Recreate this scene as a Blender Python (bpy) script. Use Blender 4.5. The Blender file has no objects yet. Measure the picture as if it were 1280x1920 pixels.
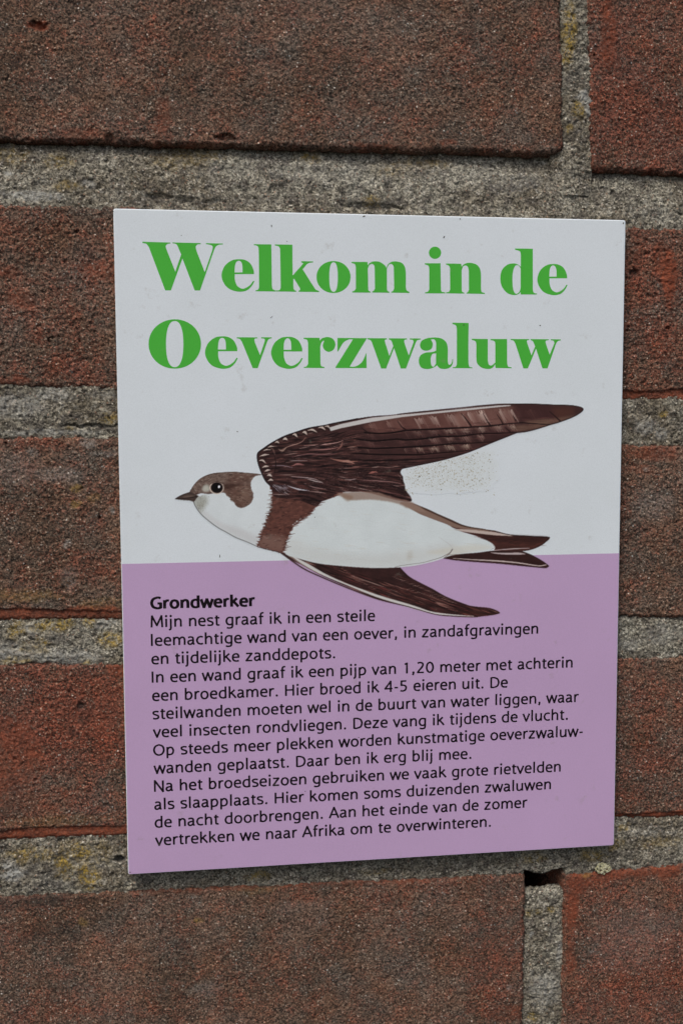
import bpy, math, random
import numpy as np
from mathutils import Matrix, Vector
from mathutils.geometry import tessellate_polygon

random.seed(7)
S = bpy.context.scene
COL = S.collection
MM = 0.001

# ------------------------------------------------------------------ camera
# World: X right, Z up, Y into the wall.  The printed face of the sign lies at
# Y = 0 with its top left corner at the origin; the sign is 150 x 192.9 mm.
FOC = 1937.24
R = np.array([[0.99121481, -0.00416254, 0.13219633],
              [-0.01529844, -0.99640389, 0.08333438],
              [0.1313741, -0.08462465, -0.98771429]])
CC = np.array([24.00345, -60.49341, 300.76043])          # X, Z, distance off the wall, mm
right = Vector((R[0][0], -R[0][2], R[0][1]))
down = Vector((R[1][0], -R[1][2], R[1][1]))
fwd = Vector((R[2][0], -R[2][2], R[2][1]))
cam = bpy.data.cameras.new('camera')
cam.sensor_fit = 'HORIZONTAL'
cam.sensor_width = 36.0
cam.lens = 36.0 * FOC / 1280.0
cam.clip_start = 0.01
cam.clip_end = 50
co = bpy.data.objects.new('camera', cam)
COL.objects.link(co)
M3 = Matrix((right, -down, -fwd)).transposed()
co.matrix_world = Matrix.Translation((CC[0]*MM, -CC[2]*MM, CC[1]*MM)) @ M3.to_4x4()
cam.dof.use_dof = False
S.camera = co

# ------------------------------------------------------------------ light
SUN_EL, SUN_AZ = math.radians(58), math.radians(-34)      # azimuth from the wall's normal, to the left
sd = Vector((math.sin(SUN_AZ)*math.cos(SUN_EL), -math.cos(SUN_AZ)*math.cos(SUN_EL), math.sin(SUN_EL)))
w = bpy.data.worlds.new('World'); S.world = w; w.use_nodes = True
nt = w.node_tree
bg = nt.nodes['Background']
sky = nt.nodes.new('ShaderNodeTexSky')
sky.sky_type = 'NISHITA'; sky.sun_disc = False
sky.sun_elevation = SUN_EL
sky.sun_rotation = math.atan2(sd.x, sd.y)
sky.air_density = 1.0; sky.dust_density = 5.0; sky.ozone_density = 1.0
nt.links.new(sky.outputs[0], bg.inputs[0])
bg.inputs[1].default_value = 0.11
sl = bpy.data.lights.new('sun', 'SUN'); sl.energy = 1.5; sl.angle = math.radians(15); sl.color = (1.0, 0.975, 0.93)
so = bpy.data.objects.new('sun', sl); COL.objects.link(so)
so.rotation_euler = sd.to_track_quat('Z', 'Y').to_euler()
so.location = sd
S.view_settings.view_transform = 'Standard'; S.view_settings.look = 'None'
S.view_settings.gamma = 1.0; S.view_settings.exposure = 0.14

PG = 1.5          # albedo of a print = (colour it shows) * PG


# ------------------------------------------------------------------ helpers
def at(px, py, depth=0.0):
    """point (X, Z) in mm on the plane `depth` mm behind the sign's face that shows at pixel px, py of the 1280 x 1920 photo"""
    px = np.asarray(px, float); py = np.asarray(py, float)
    v = np.stack([(px-640)/FOC, (py-960)/FOC, np.ones_like(px)], -1) @ R
    k = -(CC[2]+depth)/v[..., 2]
    return CC[0]+k*v[..., 0], CC[1]+k*v[..., 1]


def px_of(X, Z, depth=0.0):
    d = np.stack([X-CC[0], Z-CC[1], np.zeros_like(X)-depth-CC[2]], -1) @ R.T
    return 640+FOC*d[..., 0]/d[..., 2], 960+FOC*d[..., 1]/d[..., 2]


def lin(c):
    c = np.asarray(c, float)/255.0
    return np.where(c <= 0.04045, c/12.92, ((c+0.055)/1.055)**2.4)


def hash2(ix, iy, seed):
    h = (ix.astype(np.int64)*374761393 + iy.astype(np.int64)*668265263 + seed*1442695041) & 0xFFFFFFFF
    h = ((h ^ (h >> 13))*1274126177) & 0xFFFFFFFF
    h = h ^ (h >> 16)
    return (h & 0xFFFF)/65535.0


def noise(x, y, wl, seed=0):
    """gradient noise, about -1..1, feature size wl"""
    x = x/wl; y = y/wl
    ix = np.floor(x); iy = np.floor(y); fx = x-ix; fy = y-iy
    u = fx*fx*fx*(fx*(fx*6-15)+10); v = fy*fy*fy*(fy*(fy*6-15)+10)
    r = []
    for dy in (0, 1):
        for dx in (0, 1):
            a = hash2(ix+dx, iy+dy, seed)*2*math.pi
            r.append(np.cos(a)*(fx-dx)+np.sin(a)*(fy-dy))
    return ((r[0]*(1-u)+r[1]*u)*(1-v)+(r[2]*(1-u)+r[3]*u)*v)*1.6


def fbm(x, y, wl, seed=0, n=4, g=0.5):
    s = 0; a = 1; t = 0
    for i in range(n):
        s = s+a*noise(x+i*17.3, y-i*9.1, wl/2**i, seed+i); t += a; a *= g
    return s/t


def sstep(a, b, x):
    t = np.clip((x-a)/(b-a), 0, 1)
    return t*t*(3-2*t)


def path(pts, n=6, closed=True):
    """corner points (x, y) joined by straight lines, smooth points (x, y, 1) by a curve"""
    N = len(pts); out = []
    P = [np.array(p[:2], float) for p in pts]; sm = [len(p) > 2 for p in pts]
    for i in range(N if closed else N-1):
        j = (i+1) % N; a, b = P[i], P[j]
        if not (sm[i] or sm[j]):
            out.append(a); continue
        ma = (b-P[i-1])/2 if sm[i] and (closed or i > 0) else (b-a)
        mb = (P[(j+1) % N]-a)/2 if sm[j] and (closed or j < N-1) else (b-a)
        L = np.linalg.norm(b-a)
        for m in (ma, mb):
            l = np.linalg.norm(m)
            if l > 1.4*L: m *= 1.4*L/l
        for k in range(n):
            t = k/n
            out.append((2*t**3-3*t*t+1)*a+(t**3-2*t*t+t)*ma+(-2*t**3+3*t*t)*b+(t**3-t*t)*mb)
    if not closed: out.append(P[-1])
    return np.array(out)


def ell(cx, cy, rx, ry, e=2.0, n=56):
    t = np.linspace(0, 2*math.pi, n, endpoint=False)
    c, s = np.cos(t), np.sin(t)
    return np.stack([cx+rx*np.sign(c)*np.abs(c)**(2/e), cy+ry*np.sign(s)*np.abs(s)**(2/e)], 1)


def mesh_np(name, V, F, mat, parent=None, attrs=None, smooth=False):
    V = np.asarray(V, np.float32); F = np.asarray(F, np.int32)
    me = bpy.data.meshes.new(name)
    k = F.shape[1]
    me.vertices.add(len(V)); me.vertices.foreach_set('co', V.ravel())
    me.loops.add(F.size); me.loops.foreach_set('vertex_index', F.ravel())
    me.polygons.add(len(F)); me.polygons.foreach_set('loop_start', np.arange(0, F.size, k, dtype=np.int32))
    me.polygons.foreach_set('loop_total', np.full(len(F), k, np.int32))
    me.update(calc_edges=True)
    for an, av in (attrs or {}).items():
        av = np.asarray(av, np.float32)
        if av.ndim == 1:
            a = me.attributes.new(an, 'FLOAT', 'POINT'); a.data.foreach_set('value', av)
        else:
            a = me.attributes.new(an, 'FLOAT_COLOR', 'POINT'); a.data.foreach_set('color', av.ravel())
    if smooth:
        me.polygons.foreach_set('use_smooth', np.ones(len(F), bool))
    me.materials.append(mat)
    o = bpy.data.objects.new(name, me); COL.objects.link(o)
    if parent: o.parent = parent
    return o


def root(name, label, cat, loc=(0, 0, 0)):
    o = bpy.data.objects.new(name, None); COL.objects.link(o)
    o.empty_display_size = 0.02; o.location = loc
    o['label'] = label; o['category'] = cat
    return o


class NT:
    """short node-building helper"""
    def __init__(s, name):
        s.m = bpy.data.materials.new(name); s.m.use_nodes = True; s.t = s.m.node_tree
        s.b = s.t.nodes['Principled BSDF']
    def n(s, typ, **kw):
        x = s.t.nodes.new(typ)
        for k, v in kw.items():
            if k.startswith('i_'):
                x.inputs[k[2:].replace('_', ' ')].default_value = v
            else: setattr(x, k, v)
        return x
    def l(s, a, b): s.t.links.new(a, b)
    def math(s, op, a, b=None, c=None):
        x = s.n('ShaderNodeMath', operation=op)
        for i, v in enumerate((a, b, c)):
            if v is None: continue
            if isinstance(v, (int, float)): x.inputs[i].default_value = v
            else: s.l(v, x.inputs[i])
        return x.outputs[0]
    def mix(s, f, a, b, mode='MIX'):
        x = s.n('ShaderNodeMix', data_type='RGBA', blend_type=mode)
        for i, v in ((0, f), (6, a), (7, b)):
            if isinstance(v, (int, float)): x.inputs[i].default_value = v
            elif isinstance(v, tuple): x.inputs[i].default_value = (*v, 1)[:4]
            else: s.l(v, x.inputs[i])
        return x.outputs[2]
    def noise(s, scale, detail=3, rough=0.6, out=0):
        x = s.n('ShaderNodeTexNoise', i_Scale=scale, i_Detail=detail, i_Roughness=rough)
        s.l(s.co, x.inputs['Vector']); return x.outputs[out]
    def ramp(s, v, lo, hi, a=0.0, b=1.0):
        x = s.n('ShaderNodeMapRange'); s.l(v, x.inputs[0]); x.clamp = True
        x.inputs[1].default_value = lo; x.inputs[2].default_value = hi
        x.inputs[3].default_value = a; x.inputs[4].default_value = b
        return x.outputs[0]
    def coords(s):
        s.co = s.n('ShaderNodeTexCoord').outputs['Object']
    def attr(s, name, out='Fac'):
        return s.n('ShaderNodeAttribute', attribute_name=name).outputs[out]

# ------------------------------------------------------------------ materials
def mat_brick():
    m = NT('weathered_red_brick'); m.coords()
    big = m.noise(38, 4, 0.6); mid = m.noise(240, 4, 0.65); fine = m.noise(1500, 3, 0.7); vfine = m.noise(3400, 2, 0.6)
    red = m.attr('red'); pale = m.attr('pale'); lich = m.attr('lichen'); dark = m.attr('dark'); ora = m.attr('orange')
    crust = m.mix(m.ramp(big, 0.36, 0.64), (0.116, 0.076, 0.055), (0.182, 0.120, 0.092))
    redc = m.mix(m.ramp(mid, 0.35, 0.65), (0.160, 0.050, 0.033), (0.220, 0.080, 0.054))
    f = m.math('ADD', red, m.ramp(mid, 0.3, 0.7, -0.45, 0.45))
    f = m.math('ADD', f, m.ramp(fine, 0.35, 0.65, -0.45, 0.45))
    c = m.mix(m.ramp(f, 0.0, 1.0), crust, redc)
    # single sand grains: bright quartz, dark cinder, reddish clay
    v = m.n('ShaderNodeTexVoronoi', i_Scale=1700.0); m.l(m.co, v.inputs['Vector'])
    sep = m.n('ShaderNodeSeparateColor'); m.l(v.outputs['Color'], sep.inputs[0])
    d = v.outputs['Distance']
    core = m.ramp(d, 0.55, 0.25)
    c = m.mix(m.ramp(m.math('MULTIPLY', m.math('LESS_THAN', sep.outputs[0], 0.26), core), 0, 1, 0, 0.75), c, (0.036, 0.028, 0.024))
    c = m.mix(m.ramp(m.math('MULTIPLY', m.math('GREATER_THAN', sep.outputs[1], 0.80), core), 0, 1, 0, 0.62), c, (0.34, 0.27, 0.215))
    c = m.mix(m.ramp(m.math('MULTIPLY', m.math('GREATER_THAN', sep.outputs[2], 0.985), core), 0, 1, 0, 0.75), c, (0.60, 0.55, 0.50))
    v2 = m.n('ShaderNodeTexVoronoi', i_Scale=2600.0); m.l(m.co, v2.inputs['Vector'])
    s2 = m.n('ShaderNodeSeparateColor'); m.l(v2.outputs['Color'], s2.inputs[0])
    c = m.mix(1.0, c, m.mix(s2.outputs[0], (0.26, 0.27, 0.28), (1.82, 1.78, 1.72)), 'MULTIPLY')
    c = m.mix(1.0, c, m.mix(m.ramp(fine, 0.30, 0.70), (0.50, 0.50, 0.50), (1.50, 1.50, 1.50)), 'MULTIPLY')
    hue = m.noise(95, 3, 0.6)
    c = m.mix(1.0, c, m.mix(m.ramp(hue, 0.34, 0.66), (1.10, 0.97, 0.86), (0.86, 1.01, 1.06)), 'MULTIPLY')
    of = m.math('MULTIPLY', ora, m.ramp(fine, 0.25, 0.55, 0.55, 1.0))
    oc = m.mix(m.ramp(m.math('ADD', m.math('MULTIPLY', mid, 0.5), m.math('MULTIPLY', fine, 0.5)), 0.36, 0.64), (0.13, 0.036, 0.022), (0.36, 0.094, 0.042))
    c = m.mix(m.math('MULTIPLY', of, 0.88), c, oc)
    c = m.mix(m.math('MULTIPLY', pale, m.ramp(fine, 0.38, 0.6)), c, (0.40, 0.37, 0.33))
    c = m.mix(m.math('MULTIPLY', lich, m.ramp(fine, 0.35, 0.6)), c, (0.33, 0.21, 0.06))
    c = m.mix(m.math('MULTIPLY', dark, 0.75), c, (0.035, 0.03, 0.027))
    m.l(c, m.b.inputs['Base Color']); m.b.inputs['Roughness'].default_value = 0.92
    m.b.inputs['Specular IOR Level'].default_value = 0.25
    bu = m.n('ShaderNodeBump', i_Strength=1.0, i_Distance=0.0004)
    m.l(m.math('ADD', m.math('MULTIPLY', fine, 0.8), vfine), bu.inputs['Height']); m.l(bu.outputs[0], m.b.inputs['Normal'])
    return m.m


def mat_mortar():
    m = NT('lime_mortar'); m.coords()
    big = m.noise(60, 4, 0.6); mid = m.noise(330, 4, 0.65); fine = m.noise(1400, 3, 0.7); vfine = m.noise(3300, 2, 0.6)
    pale = m.attr('pale'); lich = m.attr('lichen'); dark = m.attr('dark')
    c = m.mix(m.ramp(big, 0.36, 0.64), (0.165, 0.142, 0.105), (0.295, 0.280, 0.230))
    c = m.mix(m.ramp(mid, 0.50, 0.62, 0, 0.72), c, (0.105, 0.092, 0.080))
    c = m.mix(m.ramp(mid, 0.45, 0.33, 0, 0.6), c, (0.42, 0.40, 0.345))
    v = m.n('ShaderNodeTexVoronoi', i_Scale=1500.0); m.l(m.co, v.inputs['Vector'])
    sep = m.n('ShaderNodeSeparateColor'); m.l(v.outputs['Color'], sep.inputs[0])
    core = m.ramp(v.outputs['Distance'], 0.55, 0.25)
    c = m.mix(m.ramp(m.math('MULTIPLY', m.math('LESS_THAN', sep.outputs[0], 0.22), core), 0, 1, 0, 0.65), c, (0.06, 0.05, 0.042))
    c = m.mix(m.ramp(m.math('MULTIPLY', m.math('GREATER_THAN', sep.outputs[1], 0.86), core), 0, 1, 0, 0.6), c, (0.58, 0.55, 0.48))
    c = m.mix(m.ramp(m.math('MULTIPLY', m.math('GREATER_THAN', sep.outputs[2], 0.95), core), 0, 1, 0, 0.5), c, (0.30, 0.15, 0.09))
    v2 = m.n('ShaderNodeTexVoronoi', i_Scale=2300.0); m.l(m.co, v2.inputs['Vector'])
    s2 = m.n('ShaderNodeSeparateColor'); m.l(v2.outputs['Color'], s2.inputs[0])
    c = m.mix(1.0, c, m.mix(s2.outputs[0], (0.32, 0.32, 0.31), (1.80, 1.78, 1.74)), 'MULTIPLY')
    c = m.mix(1.0, c, m.mix(m.ramp(fine, 0.30, 0.70), (0.52, 0.52, 0.52), (1.52, 1.52, 1.50)), 'MULTIPLY')
    c = m.mix(m.math('MULTIPLY', pale, m.ramp(fine, 0.34, 0.58)), c, (0.50, 0.50, 0.46))
    brk = m.noise(620, 3, 0.7)
    lich = m.math('MULTIPLY', lich, m.ramp(brk, 0.44, 0.54, 0.25, 1.0))
    c = m.mix(m.math('MULTIPLY', lich, m.ramp(fine, 0.32, 0.50)), c, m.mix(m.ramp(fine, 0.4, 0.6), (0.17, 0.13, 0.04), (0.48, 0.32, 0.06)))
    c = m.mix(m.math('MULTIPLY', dark, 0.8), c, (0.075, 0.066, 0.060))
    m.l(c, m.b.inputs['Base Color']); m.b.inputs['Roughness'].default_value = 0.95
    m.b.inputs['Specular IOR Level'].default_value = 0.2
    bu = m.n('ShaderNodeBump', i_Strength=1.0, i_Distance=0.00045)
    m.l(m.math('ADD', m.math('MULTIPLY', fine, 0.8), vfine), bu.inputs['Height']); m.l(bu.outputs[0], m.b.inputs['Normal'])
    return m.m


def finish_print(m, c, rough=0.5):
    """the same faint grime, smudges and print grain over everything on the board"""
    g = m.noise(30, 5, 0.6); gr = m.noise(2600, 2, 0.5); st = m.noise(210, 4, 0.7)
    k = m.mix(m.ramp(g, 0.3, 0.7), (0.945, 0.950, 0.942), (1.0, 1.0, 1.0))
    c = m.mix(1.0, c, k, 'MULTIPLY')
    c = m.mix(1.0, c, m.mix(m.ramp(gr, 0.3, 0.7), (0.965, 0.965, 0.965), (1.03, 1.03, 1.03)), 'MULTIPLY')
    c = m.mix(m.ramp(st, 0.64, 0.78, 0, 0.30), c, (0.30, 0.27, 0.22))
    m.l(c, m.b.inputs['Base Color'])
    m.l(m.ramp(st, 0.3, 0.7, rough-0.06, rough+0.10), m.b.inputs['Roughness'])
    bu = m.n('ShaderNodeBump', i_Strength=0.15, i_Distance=0.0001); m.l(m.noise(900, 2, 0.5), bu.inputs['Height'])
    m.l(bu.outputs[0], m.b.inputs['Normal'])
    m.b.inputs['Specular IOR Level'].default_value = 0.18


def mat_print(name, rgb):
    m = NT(name); m.coords()
    x = m.n('ShaderNodeRGB'); x.outputs[0].default_value = (*[float(v) for v in lin(rgb)*PG], 1)
    finish_print(m, x.outputs[0]); return m.m


def mat_vcol(name):
    m = NT(name); m.coords()
    finish_print(m, m.attr('paint', 'Color')); return m.m


WHITE = (193, 200, 204); PURPLE = (168, 142, 174); GREEN = (66, 159, 54); BLACK = (16, 9, 15)
M_brick = mat_brick(); M_mortar = mat_mortar()
M_white = mat_print('white_board', WHITE); M_purple = mat_print('purple_print', PURPLE)
M_green = mat_print('green_ink', GREEN); M_black = mat_print('black_ink', BLACK)
M_bird = mat_vcol('bird_print')

# ------------------------------------------------------------------ the wall
DW = 4.0                       # mean brick face, mm behind the sign's face
wall = root('brick_wall', 'weathered red brick wall with sandy grey mortar joints behind the sign', 'wall',
            (0.07, (DW+30)*MM, -0.35))
WL = np.array([0.07, (DW+30)*MM, -0.35])


def steps(a, b, fine_lo, fine_hi, holes=(), f=0.27, c=3.0):
    """grid lines from a to b: step f between fine_lo and fine_hi except in the holes, step c elsewhere"""
    out = [a]
    while out[-1] < b-1e-6:
        x = out[-1]
        isf = fine_lo <= x < fine_hi and not any(h0 <= x < h1 for h0, h1 in holes)
        nx = x+(f if isf else c)
        if not isf:
            for e in [fine_lo]+[h[1] for h in holes]:
                if x < e < nx: nx = e
        out.append(min(nx, b))
    return np.array(out)


def blobs(X, Z, lst, seed, soft=0.35, warp=1.2):
    """mask of ragged patches; each is (px, py, rx, ry[, strength]) in photo pixels, laid on the wall face"""
    m = np.zeros_like(X)
    if not lst: return m
    wx = X+warp*fbm(X, Z, 5, seed, 4); wz = Z+warp*fbm(X, Z, 5, seed+50, 4)
    rag = fbm(X, Z, 2.2, seed+90, 3)
    for b in lst:
        cx, cz = at(b[0], b[1], DW)
        d = np.sqrt(((wx-cx)/(b[2]*0.157))**2+((wz-cz)/(b[3]*0.157))**2)+0.35*rag
        m = np.maximum(m, sstep(1+soft, 1-soft, d)*(b[4] if len(b) > 4 else 1))
    return m


def heightmesh(name, X, Z, H, mat, parent, attrs, back=None):
    """grid surface H (mm towards the viewer from the brick face), closed by a rim and a back"""
    ny, nx = X.shape
    V = np.stack([X.ravel(), (DW-H).ravel(), Z.ravel()], 1)
    idx = np.arange(ny*nx).reshape(ny, nx)
    F = np.stack([idx[:-1, :-1].ravel(), idx[1:, :-1].ravel(), idx[1:, 1:].ravel(), idx[:-1, 1:].ravel()], 1)
    rim = np.concatenate([idx[0, :], idx[1:, -1], idx[-1, -2::-1], idx[-2:0:-1, 0]])
    bk = V[rim].copy(); bk[:, 1] = back
    n0 = len(V); V = np.concatenate([V, bk]); r2 = np.arange(n0, n0+len(rim))
    F2 = np.stack([rim, np.roll(rim, -1), np.roll(r2, -1), r2], 1)
    c = [n0, n0+nx-1, n0+nx-1+ny-1, n0+nx-1+ny-1+nx-1]
    F = np.concatenate([F, F2, np.array([[c[0], c[1], c[2], c[3]]])])
    A = {k: np.concatenate([v.ravel(), v.ravel()[rim]]) for k, v in attrs.items()}
    return mesh_np(name, V*MM-WL, F, mat, parent, A, smooth=True)


# features of single bricks, traced from the photograph (photo pixels)
ORANGE = [(72, 48, 16, 9), (305, 218, 14, 34, .42), (1140, 60, 16, 60, .7), (1255, 515, 16, 52), (1235, 480, 12, 30, .6),
          (60, 1150, 200, 9, .9), (150, 1146, 70, 9, .9), (110, 1562, 150, 10), (30, 1570, 90, 8), (215, 1560, 40, 8),
          (1205, 741, 90, 11, .9), (1270, 738, 50, 9, .8), (1215, 1530, 85, 6, 1), (1270, 1527, 50, 6, 1),
          (1085, 1650, 26, 34, .9), (1072, 1700, 14, 50, .8), (1175, 1634, 52, 17, .9), (1250, 1632, 34, 18, .9),
          (1125, 1640, 26, 20, .7), (1070, 1800, 10, 40, .6), (500, 1655, 250, 12, .5), (300, 1650, 80, 10, .6), (760, 1648, 120, 10, .5),
          (40, 560, 26, 18, .5), (195, 510, 40, 18, .4), (225, 1255, 26, 14, .7), (20, 510, 20, 10, .4), (1230, 850, 50, 16, .55), (1200, 880, 30, 8, .4),
          (25, 1420, 50, 80, .55), (60, 1500, 60, 30, .25), (170, 1330, 60, 50, .2), (25, 712, 30, 8, .5), (150, 250, 40, 9, .4), (840, 268, 20, 6, .5), (700, 272, 40, 5, .4), (1190, 460, 20, 60, .3), (960, 1900, 60, 16, .35)]
RED = [(1190, 200, 90, 130, .35), (1060, 260, 60, 30, .35), (150, 1350, 130, 80, .6), (110, 1330, 90, 40, .3), (1225, 560, 60, 110, .30),
       (170, 1060, 60, 30, .4), (160, 1000, 40, 30, .3), (1220, 1380, 70, 130, .25), (940, 1800, 70, 160, .35), (1200, 1820, 120, 120, .35),
       (180, 520, 60, 70, .25), (60, 600, 60, 30, .25), (60, 830, 60, 14, .4), (900, 120, 130, 90, .15), (50, 420, 60, 40, .2), (120, 690, 90, 24, .3),
       (200, 240, 120, 20, .3), (30, 1260, 60, 20, .3), (1225, 1300, 70, 30, .25), (150, 1900, 150, 22, .3), (760, 1670, 200, 26, .25)]
BPALE = [(124, 1020, 8, 6, .8), (110, 890, 40, 12, .5), (210, 960, 5, 8, .9), (165, 830, 14, 6, .7), (60, 850, 10, 6, .6), (30, 880, 40, 26, .3),
         (560, 1700, 60, 12, .12), (385, 1855, 26, 14, .3), (1230, 950, 40, 26, .35), (1210, 880, 8, 4, .6), (1110, 1785, 8, 3, .8),
         (955, 1850, 6, 5, .7), (200, 850, 30, 5, .4), (130, 1085, 16, 22, .35), (560, 60, 200, 80, .06), (1190, 1760, 90, 60, .22)]
BLICH = [(144, 914, 11, 6, .9), (140, 944, 8, 6, .8), (175, 935, 14, 8, .4), (50, 1118, 60, 12, .4), (190, 1130, 40, 10, .3), (155, 1730, 10, 6, .6),
         (372, 1726, 8, 5, .8), (1098, 1640, 8, 8, .6), (480, 1672, 40, 8, .25), (100, 1540, 90, 10, .25)]
BDARK = [(150, 1325, 8, 9, .9), (140, 1375, 9, 6, .5), (160, 1240, 7, 5, .8), (335, 1768, 12, 12, .55), (130, 1785, 16, 14, .45), (100, 1750, 60, 20, .35),
         (60, 1690, 130, 14, .5), (30, 1480, 10, 14, .5), (30, 115, 12, 10, .6), (265, 30, 14, 8, .5), (140, 172, 10, 8, .5), (880, 60, 16, 20, .3),
         (425, 135, 10, 8, .5), (1190, 510, 10, 6, .8), (1190, 640, 30, 10, .4), (510, 110, 40, 12, .25), (155, 470, 16, 12, .5), (1235, 1700, 20, 10, .3)]
CHIPS = [(72, 46, 14, 6, 1.2), (420, 258, 20, 6, 1.0), (205, 258, 8, 9, .9), (1190, 510, 8, 5, .8), (150, 1325, 6, 6, .5), (1240, 500, 14, 40, .35)]
# the strips where the sanded crust ends above the lower arris
LEDGE = [(-20, 1142, 30, 1141), (30, 1141, 210, 1146), (210, 1146, 330, 1152), (-20, 1562, 60, 1552), (60, 1552, 240, 1549), (240, 1549, 400, 1545),
         (1150, 731, 1205, 734), (1205, 734, 1262, 730), (1262, 730, 1330, 722), (1120, 1527, 1200, 1526), (1200, 1526, 1330, 1519)]
MLICH = [(90, 1175, 36, 12, .8), (118, 1168, 16, 14, .9), (168, 1168, 12, 10, .8), (205, 1200, 24, 14, .9), (60, 1215, 30, 10, .5), (80, 1205, 12, 8, .8), (30, 1180, 14, 20, .7), (160, 1245, 10, 5, .8),
         (30, 1240, 30, 6, .6), (150, 1600, 22, 18, .9), (118, 1625, 16, 22, .95), (165, 1645, 20, 26, .95), (60, 1605, 40, 14, .6), (50, 1600, 16, 12, .7),
         (20, 285, 30, 16, .4), (110, 300, 26, 12, .45), (130, 345, 24, 10, .45), (370, 285, 60, 14, .4), (580, 290, 20, 10, .7), (330, 300, 50, 12, .3),
         (700, 378, 16, 10, .7), (1068, 60, 12, 55, .85), (1066, 110, 10, 14, .8), (1070, 30, 10, 14, .95), (1085, 200, 10, 18, .8), (1070, 240, 8, 8, .7), (800, 300, 50, 10, .35), (735, 315, 30, 14, .3),
         (205, 785, 16, 12, .6), (130, 800, 8, 6, .8), (150, 1610, 60, 30, .35), (1000, 1610, 26, 10, .5), (1150, 1585, 20, 14, .5), (480, 1645, 22, 10, .8), (1112, 1605, 30, 12, .6), (1245, 775, 10, 6, .8),
         (1035, 1708, 12, 7, .8), (1000, 1715, 14, 8, .5), (1240, 1580, 40, 12, .3), (1000, 1910, 12, 6, .7), (700, 1636, 30, 8, .4), (1168, 1552, 20, 8, .6)]
MPALE = [(60, 1180, 12, 8, .8), (40, 1225, 60, 16, .5), (25, 1640, 22, 12, 1), (18, 1622, 16, 8, .7), (165, 345, 12, 8, .5), (60, 365, 50, 8, .7), (13, 324, 5, 4, .9),
         (105, 740, 30, 12, .5), (30, 760, 50, 20, .45), (1095, 185, 14, 14, 1), (1100, 205, 8, 12, .8), (120, 1235, 60, 16, .5), (200, 1170, 20, 8, .6),
         (1210, 800, 22, 14, .5), (1240, 815, 16, 10, .6), (1025, 1860, 30, 36, .45), (1050, 1790, 6, 20, .6), (995, 1757, 5, 5, .9), (200, 740, 30, 8, .3), (90, 810, 90, 5, .5), (1180, 1210, 20, 14, .4),
         (1240, 1190, 40, 20, .3), (960, 340, 60, 20, .2), (200, 1620, 40, 14, .35), (1215, 1560, 40, 12, .25), (700, 320, 300, 20, .12)]
MDARK = [(330, 372, 70, 9, .35), (700, 380, 60, 9, .7), (500, 375, 90, 6, .4), (940, 350, 34, 12, .35), (1120, 362, 16, 12, .3), (190, 1172, 12, 6, .6), (110, 1200, 22, 10, .6), (20, 1205, 16, 8, .5),
         (100, 1640, 26, 18, .6), (140, 1615, 12, 10, .5), (70, 795, 16, 10, .6), (160, 797, 60, 4, .6), (1150, 358, 4, 6, 1), (1105, 325, 60, 5, .4), (1075, 230, 10, 18, .5), (1075, 150, 14, 20, .45), (1090, 130, 8, 22, .6),
         (225, 1614, 7, 6, 1), (1170, 1602, 30, 8, .5), (1040, 1700, 6, 10, .5), (200, 805, 26, 4, .8), (60, 1630, 20, 14, .4), (90, 1660, 60, 8, .5), (1180, 790, 14, 12, .4), (1190, 1545, 14, 14, .4)]
PITS = [(225, 1614, 8, 7, 3.5), (1150, 358, 3, 6, .8), (170, 799, 50, 3, .7), (300, 368, 26, 6, .9), (345, 374, 22, 5, .8), (400, 377, 18, 4, .6), (700, 386, 60, 5, .8), (60, 1246, 40, 3, .6), (1190, 1555, 6, 8, .8)]


def pitmap(X, Z, lst, seed, soft=0.3, warp=1.1):
    m = np.zeros_like(X)
    wx = X+warp*fbm(X, Z, 2.8, seed, 4); wz = Z+warp*fbm(X, Z, 2.8, seed+5, 4)
    for b in lst:
        cx, cz = at(b[0], b[1], DW)
        d = np.sqrt(((wx-cx)/(b[2]*0.157))**2+((wz-cz)/(b[3]*0.157))**2)
        m = np.maximum(m, sstep(1+soft, 1-soft, d)*b[4])
    return m


FX0, FX1, FZ0, FZ1 = -42.0, 180.0, -262.0, 70.0
nb = [0]


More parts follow.
